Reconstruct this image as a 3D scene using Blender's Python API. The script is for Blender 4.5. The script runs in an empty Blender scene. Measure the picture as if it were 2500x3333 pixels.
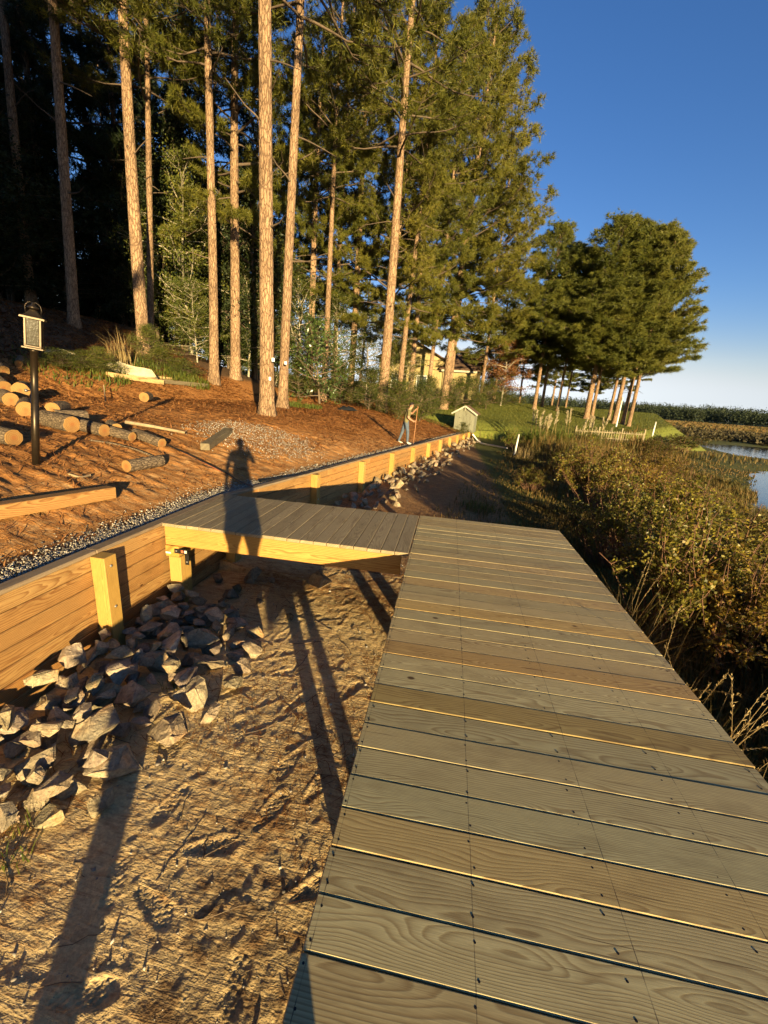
import bpy, bmesh, math, random
import numpy as np
from mathutils import Matrix, Vector

# ------------------------------------------------------------------ camera, sky, sun, exposure
scene = bpy.context.scene
COL = scene.collection
CAM_H = 1.5
FPX = 1340.9                      # focal length in photograph pixels (2500 wide)
RW = np.array([[0.98529809, 0.10931982, -0.13128916],
               [0.15571351, -0.25845599, 0.95339069],
               [0.07029202, -0.95981752, -0.27167877]])   # world axes <- camera axes (right, down, forward)
cd = bpy.data.cameras.new('camera')
cam = bpy.data.objects.new('camera', cd)
COL.objects.link(cam)
cd.sensor_fit = 'HORIZONTAL'
cd.sensor_width = 36.0
cd.lens = FPX / 2500.0 * 36.0
cd.clip_start = 0.05
cd.clip_end = 4000.0
M4 = Matrix.Identity(4)
for i in range(3):
    M4[i][0] = RW[i, 0]; M4[i][1] = -RW[i, 1]; M4[i][2] = -RW[i, 2]
M4[2][3] = CAM_H
cam.matrix_world = M4
scene.camera = cam

SUN_EL = math.radians(7.07)
SUN_AZ = math.radians(27.6)       # light travels towards (-sin, cos)
LDIR = Vector((-math.sin(SUN_AZ) * math.cos(SUN_EL), math.cos(SUN_AZ) * math.cos(SUN_EL), -math.sin(SUN_EL)))
world = bpy.data.worlds.new('World'); scene.world = world; world.use_nodes = True
wn = world.node_tree; wn.nodes.clear()
sky = wn.nodes.new('ShaderNodeTexSky'); sky.sky_type = 'NISHITA'; sky.sun_disc = False
sky.sun_elevation = SUN_EL; sky.sun_rotation = math.pi - SUN_AZ
sky.altitude = 100; sky.air_density = 1.0; sky.dust_density = 0.0; sky.ozone_density = 2.2
hs = wn.nodes.new('ShaderNodeHueSaturation'); hs.inputs['Saturation'].default_value = 1.22; hs.inputs['Hue'].default_value = 0.505
bg = wn.nodes.new('ShaderNodeBackground'); bg.inputs['Strength'].default_value = 0.068
wo = wn.nodes.new('ShaderNodeOutputWorld')
wn.links.new(sky.outputs[0], hs.inputs['Color']); tn_ = wn.nodes.new('ShaderNodeMix'); tn_.data_type = 'RGBA'; tn_.blend_type = 'MULTIPLY'; tn_.inputs[0].default_value = 1.0; tn_.inputs[7].default_value = (0.98, 0.92, 1.15, 1)
wn.links.new(hs.outputs[0], tn_.inputs[6])
# whiten the pale, hazy part of the sky (a function of its colour only)
ss_ = wn.nodes.new('ShaderNodeSeparateColor'); wn.links.new(tn_.outputs[2], ss_.inputs[0])
mr_ = wn.nodes.new('ShaderNodeMapRange'); mr_.interpolation_type = 'SMOOTHSTEP'; mr_.inputs[1].default_value = 0.7; mr_.inputs[2].default_value = 3.2; wn.links.new(ss_.outputs[0], mr_.inputs[0])
vm_ = wn.nodes.new('ShaderNodeVectorMath'); vm_.operation = 'SCALE'; vm_.inputs[0].default_value = (1.02, 1.10, 1.16); wn.links.new(ss_.outputs[1], vm_.inputs['Scale'])
mx_ = wn.nodes.new('ShaderNodeMix'); mx_.data_type = 'RGBA'; wn.links.new(mr_.outputs[0], mx_.inputs[0]); wn.links.new(tn_.outputs[2], mx_.inputs[6]); wn.links.new(vm_.outputs[0], mx_.inputs[7])
wn.links.new(mx_.outputs[2], bg.inputs[0]); wn.links.new(bg.outputs[0], wo.inputs[0])
sl = bpy.data.lights.new('sun', 'SUN'); sl.energy = 5.0; sl.angle = math.radians(0.5); sl.color = (1.0, 0.77, 0.40)
so = bpy.data.objects.new('sun', sl); COL.objects.link(so)
so.rotation_euler = LDIR.to_track_quat('-Z', 'Y').to_euler(); so.location = (20, -30, 15)
vs = scene.view_settings
scene.display_settings.display_device = 'sRGB'
vs.view_transform = 'Standard'; vs.look = 'None'; vs.gamma = 1.0; vs.use_curve_mapping = False
vs.exposure = 1.55
cy = scene.cycles
cy.max_bounces = 3; cy.diffuse_bounces = 1; cy.glossy_bounces = 2; cy.transmission_bounces = 4; cy.transparent_max_bounces = 8
cy.use_denoising = True; cy.use_adaptive_sampling = True; cy.adaptive_threshold = 0.04

# ------------------------------------------------------------------ helpers
rng = np.random.default_rng(7)
random.seed(7)
D = 1.0 / 0.6636                  # photograph pixels per unit of the 1659 px working view

def ray(u, v):
    d = RW @ np.array([u * D - 1250.0, v * D - 1666.5, FPX]); return d / np.linalg.norm(d)
def onplane(u, v, z):
    d = ray(u, v); t = (z - CAM_H) / d[2]; return np.array([0, 0, CAM_H]) + d * t
def atdist(u, v, dist):
    return np.array([0, 0, CAM_H]) + ray(u, v) * dist

def mesh(name, v, f, smooth=False, mats=None, mi=None, sharp=None):
    me = bpy.data.meshes.new(name)
    v = np.asarray(v, dtype=np.float32)
    if isinstance(f, np.ndarray):
        n, k = f.shape
        me.vertices.add(len(v)); me.vertices.foreach_set('co', v.ravel())
        me.loops.add(n * k); me.loops.foreach_set('vertex_index', f.ravel().astype(np.int32))
        me.polygons.add(n); me.polygons.foreach_set('loop_start', np.arange(0, n * k, k, dtype=np.int32))
        me.polygons.foreach_set('loop_total', np.full(n, k, dtype=np.int32))
        me.update(calc_edges=True)
    else:
        me.from_pydata([tuple(map(float, a)) for a in v], [], [tuple(map(int, a)) for a in f]); me.update()
    if smooth: me.polygons.foreach_set('use_smooth', np.ones(len(me.polygons), dtype=bool))
    for m in (mats or []): me.materials.append(m)
    if mi is not None: me.polygons.foreach_set('material_index', np.asarray(mi, dtype=np.int32))
    return me

def obj(name, me, parent=None, loc=None, rot=None, scale=None, mat=None, color=None):
    o = bpy.data.objects.new(name, me); COL.objects.link(o)
    if mat is not None and me is not None and len(me.materials) == 0: me.materials.append(mat)
    if parent is not None: o.parent = parent
    if loc is not None: o.location = loc
    if rot is not None: o.rotation_euler = rot
    if scale is not None: o.scale = scale if hasattr(scale, '__len__') else (scale,) * 3
    if color is not None: o.color = (*color, 1)
    return o
def tag(o, label=None, cat=None, group=None, kind=None):
    if label: o['label'] = label
    if cat: o['category'] = cat
    if group: o['group'] = group
    if kind: o['kind'] = kind
    return o
def thing(name, label, cat, loc=(0, 0, 0), rz=0.0, group=None):
    o = bpy.data.objects.new(name, None); COL.objects.link(o)
    o.location = loc; o.rotation_euler = (0, 0, rz); o.empty_display_size = 0.2
    return tag(o, label, cat, group)

def join(parts):
    V, F, n = [], [], 0
    for v, f in parts:
        v = np.asarray(v, float); V.append(v); F += [tuple(int(i) + n for i in q) for q in f]; n += len(v)
    return np.concatenate(V), F
_SG = [(sx, sy, sz) for sx in (-1, 1) for sy in (-1, 1) for sz in (-1, 1)]
def cbox(L, W, T, c=0.004, ctr=(0, 0, 0)):
    """box with chamfered edges, 44 triangles"""
    h = np.array([L, W, T]) / 2.0; V = []; idx = {}
    for s in _SG:
        for a in range(3):
            p = np.array(s) * (h - c); p[a] = s[a] * h[a]; idx[(s, a)] = len(V); V.append(p)
    F = []
    for a in range(3):
        b, d = (a + 1) % 3, (a + 2) % 3
        for sa in (-1, 1):
            q = []
            for sb, sd in ((-1, -1), (1, -1), (1, 1), (-1, 1)):
                s = [0, 0, 0]; s[a] = sa; s[b] = sb; s[d] = sd; q.append(idx[(tuple(s), a)])
            F.append(tuple(q) if sa > 0 else tuple(reversed(q)))
        for sb in (-1, 1):          # edges along axis a, between faces b and d
            for sd in (-1, 1):
                s0 = [0, 0, 0]; s1 = [0, 0, 0]; s0[a] = -1; s1[a] = 1
                for s in (s0, s1): s[b] = sb; s[d] = sd
                q = (idx[(tuple(s0), b)], idx[(tuple(s1), b)], idx[(tuple(s1), d)], idx[(tuple(s0), d)])
                F.append(q if sb * sd > 0 else tuple(reversed(q)))
    for s in _SG:
        q = (idx[(s, 0)], idx[(s, 1)], idx[(s, 2)])
        F.append(q if s[0] * s[1] * s[2] > 0 else tuple(reversed(q)))
    return np.array(V) + np.array(ctr), F
_plank_cache = {}
def plank(name, L, W, T, mat, parent, loc, rot=(0, 0, 0), c=0.004, color=(1, 1, 1)):
    k = (round(L, 4), round(W, 4), round(T, 4), c, mat.name)
    if k not in _plank_cache:
        v, f = cbox(L, W, T, c); _plank_cache[k] = mesh(name, v, f, mats=[mat])
    return obj(name, _plank_cache[k], parent, loc, rot, color=color)
def tube(pts, rad, n=8, cap=True):
    pts = np.asarray(pts, float); rad = np.broadcast_to(np.asarray(rad, float), (len(pts),))
    t = np.gradient(pts, axis=0); t /= np.linalg.norm(t, axis=1)[:, None] + 1e-9
    ref = np.array([0, 0, 1.0]) if abs(t[0][2]) < 0.9 else np.array([1.0, 0, 0])
    V = []
    for p, d, r in zip(pts, t, rad):
        a = np.cross(d, ref); a /= np.linalg.norm(a) + 1e-9; b = np.cross(d, a)
        ref = ref - 0 * d
        for k in range(n):
            th = 2 * math.pi * k / n; V.append(p + r * (math.cos(th) * a + math.sin(th) * b))
    F = []
    for i in range(len(pts) - 1):
        for k in range(n):
            k2 = (k + 1) % n; F.append((i * n + k, i * n + k2, (i + 1) * n + k2, (i + 1) * n + k))
    if cap:
        F.append(tuple(range(n))); F.append(tuple(reversed(range((len(pts) - 1) * n, len(pts) * n))))
    return np.array(V), F
def lathe(prof, n=16, ctr=(0, 0, 0)):
    V = [];
    for r, z in prof:
        for k in range(n):
            th = 2 * math.pi * k / n; V.append((r * math.cos(th) + ctr[0], r * math.sin(th) + ctr[1], z + ctr[2]))
    F = []
    for i in range(len(prof) - 1):
        for k in range(n):
            k2 = (k + 1) % n; F.append((i * n + k, i * n + k2, (i + 1) * n + k2, (i + 1) * n + k))
    F.append(tuple(reversed(range(n)))); F.append(tuple(range((len(prof) - 1) * n, len(prof) * n)))
    return np.array(V), F

# value noise -------------------------------------------------------
_tab = np.random.default_rng(3).random((256, 256))
def vnoise(x, y):
    x = np.asarray(x, float); y = np.asarray(y, float)
    xi = np.floor(x).astype(int); yi = np.floor(y).astype(int); fx = x - xi; fy = y - yi
    fx = fx * fx * (3 - 2 * fx); fy = fy * fy * (3 - 2 * fy)
    a = _tab[xi & 255, yi & 255]; b = _tab[(xi + 1) & 255, yi & 255]; c = _tab[xi & 255, (yi + 1) & 255]; d = _tab[(xi + 1) & 255, (yi + 1) & 255]
    return (a * (1 - fx) + b * fx) * (1 - fy) + (c * (1 - fx) + d * fx) * fy
def fbm(x, y, o=4, g=0.5):
    s = 0; a = 1; n = 0
    for i in range(o):
        s = s + a * vnoise(x * 2 ** i + 17.3 * i, y * 2 ** i + 5.1 * i); n += a; a *= g
    return s / n
def sstep(a, b, x):
    t = np.clip((np.asarray(x, float) - a) / (b - a), 0, 1); return t * t * (3 - 2 * t)

# ------------------------------------------------------------------ materials
def newmat(name):
    m = bpy.data.materials.new(name); m.use_nodes = True; nt = m.node_tree; nt.nodes.clear()
    return m, nt
class NT:
    def __init__(s, nt): s.nt = nt
    def n(s, t, **kw):
        nd = s.nt.nodes.new(t)
        for k, v in kw.items():
            if k.startswith('_'): setattr(nd, k[1:], v)
        for k, v in kw.items():
            if k.startswith('_'): continue
            key = int(k[1:]) if k[0] == 'i' and k[1:].isdigit() else k.replace('__', ' ')
            if hasattr(v, 'node'): s.nt.links.new(v, nd.inputs[key])
            elif hasattr(v, 'outputs'): s.nt.links.new(v.outputs[0], nd.inputs[key])
            else: nd.inputs[key].default_value = v
        return nd
    def math(s, op, a, b=0.0, c=None):
        kw = dict(_operation=op, i0=a, i1=b)
        if c is not None: kw['i2'] = c
        return s.n('ShaderNodeMath', **kw).outputs[0]
    def mix(s, fac, a, b, mode='MIX'):
        nd = s.nt.nodes.new('ShaderNodeMix'); nd.data_type = 'RGBA'; nd.blend_type = mode
        for k, v in ((0, fac), (6, a), (7, b)):
            if hasattr(v, 'node'): s.nt.links.new(v, nd.inputs[k])
            else: nd.inputs[k].default_value = (*v, 1) if hasattr(v, '__len__') and len(v) == 3 else v
        return nd.outputs[2]
    def ramp(s, fac, stops):
        nd = s.nt.nodes.new('ShaderNodeValToRGB'); s.nt.links.new(fac, nd.inputs[0]); e = nd.color_ramp.elements
        while len(e) < len(stops): e.new(0.5)
        for el, (p, c) in zip(e, stops):
            el.position = p; el.color = (*c, 1) if hasattr(c, '__len__') else (c, c, c, 1)
        return nd.outputs[0]
    def coords(s, kind='Object'): return s.n('ShaderNodeTexCoord').outputs[kind]
    def mapping(s, vec, scale=(1, 1, 1), loc=(0, 0, 0)): return s.n('ShaderNodeMapping', Vector=vec, Scale=scale, Location=loc).outputs[0]
    def noise(s, vec, scale, detail=3.0, rough=0.55, dist=0.0):
        return s.n('ShaderNodeTexNoise', Vector=vec, Scale=scale, Detail=detail, Roughness=rough, Distortion=dist).outputs[0]
    def bump(s, h, strength=0.4, dist=0.01, normal=None):
        nd = s.n('ShaderNodeBump', Strength=strength, Distance=dist, Height=h)
        if normal is not None: s.nt.links.new(normal, nd.inputs['Normal'])
        return nd.outputs[0]
    def out(s, sh): s.n('ShaderNodeOutputMaterial', Surface=sh)
    def principled(s, color, rough=0.7, normal=None, metal=0.0, spec=0.4, **kw):
        d = {'Base__Color': color if hasattr(color, 'node') else (*color, 1), 'Roughness': rough, 'Metallic': metal, 'Specular__IOR__Level': spec}
        if normal is not None: d['Normal'] = normal
        d.update(kw)
        nd = s.n('ShaderNodeBsdfPrincipled', **d); return nd.outputs[0]

def wood_mat(name, early, late, mid=None, rings=95.0, rvar=0.0, rough=0.62, contrast=1.0, knots=True, lines=None, stain=0.5):
    """sawn board: long axis X, width Y; growth rings cut by the flat face, knots, stains; tinted by the object's own colour"""
    m, nt = newmat(name); g = NT(nt)
    oi = nt.nodes.new('ShaderNodeObjectInfo'); r = oi.outputs['Random']
    sp = g.n('ShaderNodeSeparateXYZ', Vector=g.coords()); x, y, z = sp.outputs
    wn_ = g.n('ShaderNodeTexWhiteNoise', _noise_dimensions='1D', W=g.math('MULTIPLY', r, 91.7)); w3 = g.n('ShaderNodeSeparateXYZ', Vector=wn_.outputs['Color']).outputs
    xo = g.math('ADD', x, g.math('MULTIPLY', r, 83.0))
    yz = g.math('ADD', y, g.math('MULTIPLY', z, 1.0))
    vec = g.n('ShaderNodeCombineXYZ', X=g.math('MULTIPLY', xo, 1.25), Y=g.math('MULTIPLY', yz, 5.0), Z=g.math('MULTIPLY', r, 31.0)).outputs[0]
    n1 = g.noise(vec, 1.0, 2.0, 0.5)
    c = g.math('MULTIPLY', g.math('SUBTRACT', w3[0], 0.5), 0.16)
    dd = g.math('MULTIPLY', w3[1], 0.05)
    a = g.math('SUBTRACT', yz, c)
    b = g.math('ADD', dd, g.math('MULTIPLY', g.math('SUBTRACT', n1, 0.45), 0.20))
    rad = g.math('SQRT', g.math('ADD', g.math('MULTIPLY', a, a), g.math('MULTIPLY', b, b)))
    fv = g.n('ShaderNodeCombineXYZ', X=g.math('MULTIPLY', xo, 6.0), Y=g.math('MULTIPLY', yz, 60.0), Z=r).outputs[0]
    n2 = g.noise(fv, 1.0, 2.0)
    ph = g.math('ADD', g.math('MULTIPLY', rad, g.math('ADD', rings, g.math('MULTIPLY', w3[2], rvar))), g.math('MULTIPLY', n2, 0.45))
    fr = g.math('FRACT', ph)
    band = g.ramp(fr, [(0.0, 0.05), (0.5, 0.4), (0.8, 1.0), (0.9, 0.85), (1.0, 0.05)])
    base = g.mix(g.math('MULTIPLY', band, contrast), early, late)
    # fine fibre, weathering, stains
    fib = g.noise(g.n('ShaderNodeCombineXYZ', X=g.math('MULTIPLY', xo, 14.0), Y=g.math('MULTIPLY', yz, 420.0), Z=r).outputs[0], 1.0, 2.0)
    base = g.mix(1.0, base, g.ramp(fib, [(0.25, 0.78), (0.75, 1.15)]), 'MULTIPLY')
    st = g.noise(g.n('ShaderNodeCombineXYZ', X=g.math('MULTIPLY', xo, 2.6), Y=g.math('MULTIPLY', yz, 9.0), Z=g.math('MULTIPLY', r, 17.0)).outputs[0], 1.0, 4.0, 0.62)
    base = g.mix(stain, base, g.ramp(st, [(0.28, (0.45, 0.38, 0.33)), (0.48, (1, 1, 1)), (0.62, (1, 1, 1)), (0.8, (1.25, 1.1, 0.9))]), 'MULTIPLY')
    ck = g.noise(g.n('ShaderNodeCombineXYZ', X=g.math('MULTIPLY', xo, 2.2), Y=g.math('MULTIPLY', yz, 150.0), Z=g.math('MULTIPLY', r, 53.0)).outputs[0], 1.0, 1.0)
    base = g.mix(g.ramp(ck, [(0.70, 0.0), (0.76, 0.75)]), base, (late[0] * .4, late[1] * .35, late[2] * .35))
    if knots:
        vo = g.n('ShaderNodeTexVoronoi', Vector=g.n('ShaderNodeCombineXYZ', X=g.math('MULTIPLY', xo, 2.1), Y=g.math('MULTIPLY', yz, 3.6), Z=g.math('MULTIPLY', r, 7.0)).outputs[0], Scale=1.0)
        kn = g.ramp(vo.outputs['Distance'], [(0.035, 0.0), (0.05, 0.7), (0.062, 1.0)])
        base = g.mix(g.math('SUBTRACT', 1.0, kn), base, (late[0] * 0.35, late[1] * 0.3, late[2] * 0.3))
    if lines:
        for lx in lines:
            dl = g.math('ABSOLUTE', g.math('SUBTRACT', x, lx))
            lm = g.math('MULTIPLY', g.math('LESS_THAN', dl, 0.0014), g.ramp(g.noise(g.coords(), 14.0), [(0.35, 0.15), (0.6, 0.75)]))
            base = g.mix(lm, base, (0.03, 0.022, 0.02))
    base = g.mix(1.0, base, oi.outputs['Color'], 'MULTIPLY')
    hgt = g.math('ADD', g.math('MULTIPLY', band, -0.5), g.math('MULTIPLY', fib, 0.5))
    g.out(g.principled(base, rough, g.bump(hgt, 0.16, 0.001), spec=0.35))
    return m
def plain_mat(name, col, rough=0.6, metal=0.0, var=0.2, scale=6.0, bump=0.0, spec=0.4):
    m, nt = newmat(name); g = NT(nt)
    nz = g.noise(g.coords(), scale, 4.0)
    c = g.mix(1.0, col, g.ramp(nz, [(0.25, 1 - var), (0.75, 1 + var)]), 'MULTIPLY')
    g.out(g.principled(c, rough, g.bump(nz, bump, 0.01) if bump else None, metal, spec)); return m
def leaf_mat(name, cols, trans=0.3, rough=0.55, patch=0.6, oscale=1.0, spec=0.25, tcol=None):
    """cols: list of colours picked per leaf, shifted in patches through the crown"""
    m, nt = newmat(name); g = NT(nt)
    ge = nt.nodes.new('ShaderNodeNewGeometry'); oi = nt.nodes.new('ShaderNodeObjectInfo')
    nz = g.noise(g.coords(), patch, 2.0)
    k = g.math('ADD', g.math('MULTIPLY', ge.outputs['Random Per Island'], 0.55), g.math('ADD', g.math('MULTIPLY', g.math('SUBTRACT', nz, 0.5), 1.1), 0.22))
    k = g.math('ADD', k, g.math('MULTIPLY', g.math('SUBTRACT', oi.outputs['Random'], 0.5), 0.25))
    c = g.ramp(k, [(i / max(1, len(cols) - 1), cc) for i, cc in enumerate(cols)])
    c = g.mix(1.0, c, oi.outputs['Color'], 'MULTIPLY')
    p = g.principled(c, rough, spec=spec)
    t = g.n('ShaderNodeBsdfTranslucent', Color=c)
    mx = g.n('ShaderNodeMixShader', i0=trans, i1=p, i2=t.outputs[0])
    g.out(mx.outputs[0]); return m
# ------------------------------------------------------------------ terrain
def xe(y):
    return np.interp(y, [-40, 5.2, 31.9, 37, 46, 62, 75, 300], [-2.97, -2.97, 1.86, 14.5, 22, 26, 12, 12])
def zw(y): return -0.02 * np.clip(np.asarray(y, float) - 6.0, 0, 25.9)
def xshore(y): return np.interp(y, [-60, -5, 8, 13, 15, 19, 29, 31, 34, 40, 43, 50, 60, 120], [9, 8.8, 9.0, 9.5, 10.3, 12.7, 19, 21, 32, 33, 27, 28, 31, 40])
def z_up(x, y):
    x = np.asarray(x, float); y = np.asarray(y, float)
    d = (xe(y) - x) * 0.983
    z1 = zw(y) - 0.045 + 0.24 * np.clip(d - 0.55, 0, None)
    p = 0.30 + 0.065 * np.clip(d, 0, 30)
    k = 0.12; h = np.clip(0.5 + 0.5 * (p - z1) / k, 0, 1); z = p * (1 - h) + z1 * h - k * h * (1 - h)
    hill = 0.33 * np.clip(d - 8.3, 0, 8) + 0.07 * np.clip(d - 16.3, 0, 40)
    z = z + hill * (1 - 0.85 * sstep(20, 30, y)) * sstep(-2, 6, y + 0.0 * x)
    lawn = np.minimum(-0.52 + 0.12 * (y - 30.5) - 0.036 * (x - 2), 1.7)
    wl = sstep(30.5, 37, y) * sstep(-9, -3, x)
    z = z * (1 - wl) + lawn * wl
    edge = np.clip(-d, 0, None)
    return z - np.where(y > 31.9, 0.55 * edge, 0.0)
def z_low(x, y):
    x = np.asarray(x, float); y = np.asarray(y, float)
    xs = xshore(y); t = (x - 0.5) / (xs - 0.5)
    z = -1.02 - 0.58 * np.clip(t, 0, 1) ** 0.8 - 0.5 * sstep(1.0, 1.5, t)
    z = z + 0.12 * np.exp(-np.clip(x - xe(y), 0, None) / 0.7) * (y > 5)
    return np.where(y > 60 + 0.02 * x, np.maximum(z, -1.35 - 0.25 * (1 - sstep(60, 68, y - 0.02 * x))), z)
def ground(x, y): return np.where(np.asarray(x) < xe(y), z_up(x, y), z_low(x, y))
def hit(u, v, tmax=400.0, up=None):
    d = ray(u, v); t = np.concatenate([np.arange(0.8, 60, 0.01), np.arange(60, tmax, 0.1)])
    P = np.array([0, 0, CAM_H])[None] + t[:, None] * d[None]
    g = z_up(P[:, 0], P[:, 1]) if up else (z_low(P[:, 0], P[:, 1]) if up is False else ground(P[:, 0], P[:, 1]))
    i = np.argmax(P[:, 2] < g)
    if not (P[:, 2] < g).any(): i = -1
    return P[i]

# ground materials ---------------------------------------------------
def ground_mat(name, sand, straw, litter, grass, bump=0.8):
    """vertex mask: R straw, G grass, B dark litter; the rest is bare sand"""
    m, nt = newmat(name); g = NT(nt); co = g.coords()
    at = nt.nodes.new('ShaderNodeVertexColor'); at.layer_name = 'mask'
    sp = g.n('ShaderNodeSeparateColor', Color=at.outputs[0]).outputs
    big = g.noise(co, 1.3, 5.0, 0.6); fine = g.noise(co, 55.0, 3.0, 0.6); mid = g.noise(co, 9.0, 4.0, 0.65)
    stv = g.mapping(co, (4, 26, 4)); streak = g.noise(stv, 1.0, 3.0, 0.6, 1.2)
    s = g.mix(1.0, sand, g.ramp(mid, [(0.3, 0.72), (0.7, 1.22)]), 'MULTIPLY')
    s = g.mix(1.0, s, g.ramp(fine, [(0.25, 0.75), (0.75, 1.2)]), 'MULTIPLY')
    st = g.mix(g.ramp(streak, [(0.35, 0.0), (0.65, 1.0)]), (straw[0] * 0.5, straw[1] * 0.42, straw[2] * 0.4), straw)
    st = g.mix(1.0, st, g.ramp(fine, [(0.3, 0.65), (0.7, 1.35)]), 'MULTIPLY')
    li = g.mix(g.ramp(mid, [(0.35, 0.0), (0.65, 1.0)]), litter, (litter[0] * 2.2, litter[1] * 1.9, litter[2] * 1.6))
    gr = g.mix(g.ramp(mid, [(0.3, 0.0), (0.7, 1.0)]), grass, (grass[0] * 1.7, grass[1] * 1.5, grass[2] * 1.3))
    wr = g.ramp(g.math('ADD', sp[0], g.math('MULTIPLY', g.math('SUBTRACT', g.math('MULTIPLY', g.math('ADD', mid, streak), 0.5), 0.5), 1.3)), [(0.4, 0.0), (0.62, 1.0)])
    c = g.mix(wr, s, st)
    wb = g.ramp(g.math('ADD', sp[2], g.math('MULTIPLY', g.math('SUBTRACT', mid, 0.5), 0.9)), [(0.35, 0.0), (0.65, 1.0)])
    c = g.mix(wb, c, li)
    wg = g.ramp(g.math('ADD', sp[1], g.math('MULTIPLY', g.math('SUBTRACT', mid, 0.5), 0.7)), [(0.4, 0.0), (0.6, 1.0)])
    c = g.mix(wg, c, gr)
    h = g.math('ADD', g.math('MULTIPLY', mid, 0.6), g.math('ADD', g.math('MULTIPLY', fine, 0.35), g.math('MULTIPLY', streak, 0.4)))
    g.out(g.principled(c, 0.92, g.bump(h, bump, 0.025), spec=0.15)); return m
M = {}
M['yard'] = ground_mat('yard_ground', (0.62, 0.37, 0.155), (0.49, 0.225, 0.065), (0.07, 0.045, 0.026), (0.11, 0.13, 0.025))
M['shore'] = ground_mat('shore_ground', (0.64, 0.46, 0.22), (0.36, 0.205, 0.085), (0.06, 0.042, 0.025), (0.085, 0.09, 0.022))

def grid_mesh(name, X, Y, Z, mask, mat):
    r, c = X.shape
    v = np.stack([X, Y, Z], -1).reshape(-1, 3)
    i = np.arange(r * c).reshape(r, c)
    f = np.stack([i[:-1, :-1], i[:-1, 1:], i[1:, 1:], i[1:, :-1]], -1).reshape(-1, 4)
    me = mesh(name, v, f, smooth=True, mats=[mat])
    ca = me.color_attributes.new('mask', 'FLOAT_COLOR', 'POINT')
    col = np.ones((r * c, 4), dtype=np.float32); col[:, :3] = np.clip(mask, 0, 1).reshape(-1, 3)
    ca.data.foreach_set('color', col.ravel())
    return me
def axis(*seg):
    out = []
    for a, b, s in seg: out.append(np.arange(a, b, s))
    return np.concatenate(out)

# upper yard, woods floor and lawn: rows along y, columns by distance from the wall
ys = axis((-14, 0.5, 0.5), (0.5, 12, 0.045), (12, 34, 0.14), (34, 130, 1.5))
ds = np.concatenate([[-6, -4, -2.5, -1.2, -0.4], axis((0.0, 9, 0.045), (9, 24, 0.16), (24, 120, 2.5))])
Yg, Dg = np.meshgrid(ys, ds, indexing='ij')
neg = (Dg < 0) & (Yg <= 31.9)
Xg = xe(Yg) - 0.05 - np.where(neg, 0, Dg)
Zg = z_up(Xg, Yg)
near = np.exp(-np.clip(np.hypot(Xg + 4, Yg - 5) - 9, 0, None) / 8)
strk = fbm(Xg * 3.6 + 0.9 * vnoise(Xg * .9, Yg * .9), Yg * 10.0 + Xg * 2.0, 3, 0.55)
lump = fbm(Xg * 4.6, Yg * 5.2 + 9, 3, 0.6)
rel = (np.clip(strk - 0.45, 0, 1) * 0.11 + (lump - 0.5) * 0.035) * np.clip(near + 0.3, 0, 1)
wallfade = sstep(0.35, 0.9, Dg)
grassy = sstep(27, 31, Yg) * sstep(-5, -2.5, Xg + 0.0)
grassy = np.maximum(grassy, sstep(33, 36, Yg) * 1.0)
grassy = np.where((Yg > 31.9) & (Dg < 1.0), 0.75, grassy)
Zg = Zg + rel * wallfade * (1 - grassy)
Zg = np.where(neg, -1.35, Zg)
m_sand = 1 - sstep(1.2, 5.0, Dg + 2.5 * (fbm(Xg * .5, Yg * .5, 3) - .5) + 0.10 * np.clip(Yg - 6, 0, 20))
mask = np.stack([1.05 - 0.47 * m_sand, grassy, sstep(9.5, 12, Dg) * (1 - grassy) * 0.95], -1)
yard = obj('ground', grid_mesh('ground', Xg, Yg, Zg, mask, M['yard'])); tag(yard, kind='structure')
def yard_z(x, y): return float(z_up(x, y))

# lower shore with boot prints, running out under the marsh to the horizon
xs_ = np.concatenate([-np.geomspace(1500, 6, 26), axis((-6, -3.2, 0.4), (-3.2, -2.35, 0.03), (-2.35, 0.05, 0.0125), (0.05, 0.6, 0.04), (0.6, 4, 0.1), (4, 16, 0.4)), np.geomspace(16, 1800, 40)])
ys_ = np.concatenate([-np.geomspace(900, 6, 16), axis((-6, 0.6, 0.3), (0.6, 3.3, 0.0125), (3.3, 6.4, 0.024), (6.4, 14, 0.06), (14, 40, 0.3)), np.geomspace(40, 2200, 46)])
Ys, Xs = np.meshgrid(ys_, xs_, indexing='ij')
Zs = z_low(Xs, Ys)
nr = sstep(-8, -4, Xs) * (1 - sstep(2, 5, Xs)) * (1 - sstep(12, 22, Ys)) * sstep(-3, 0.5, Ys)
Zs = Zs + nr * ((fbm(Xs * 1.2, Ys * 1.2, 2) - .5) * 0.007 + (fbm(Xs * 6, Ys * 6, 3, .55) - .5) * 0.009 + (fbm(Xs * 24, Ys * 14 + Xs * 6, 3, .6) - .5) * 0.013)
Zs = Zs + (fbm(Xs * .05, Ys * .05, 3) - .5) * 0.5 * sstep(90, 140, np.hypot(Xs, Ys))
frng = np.random.default_rng(11)
prints = []
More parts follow.
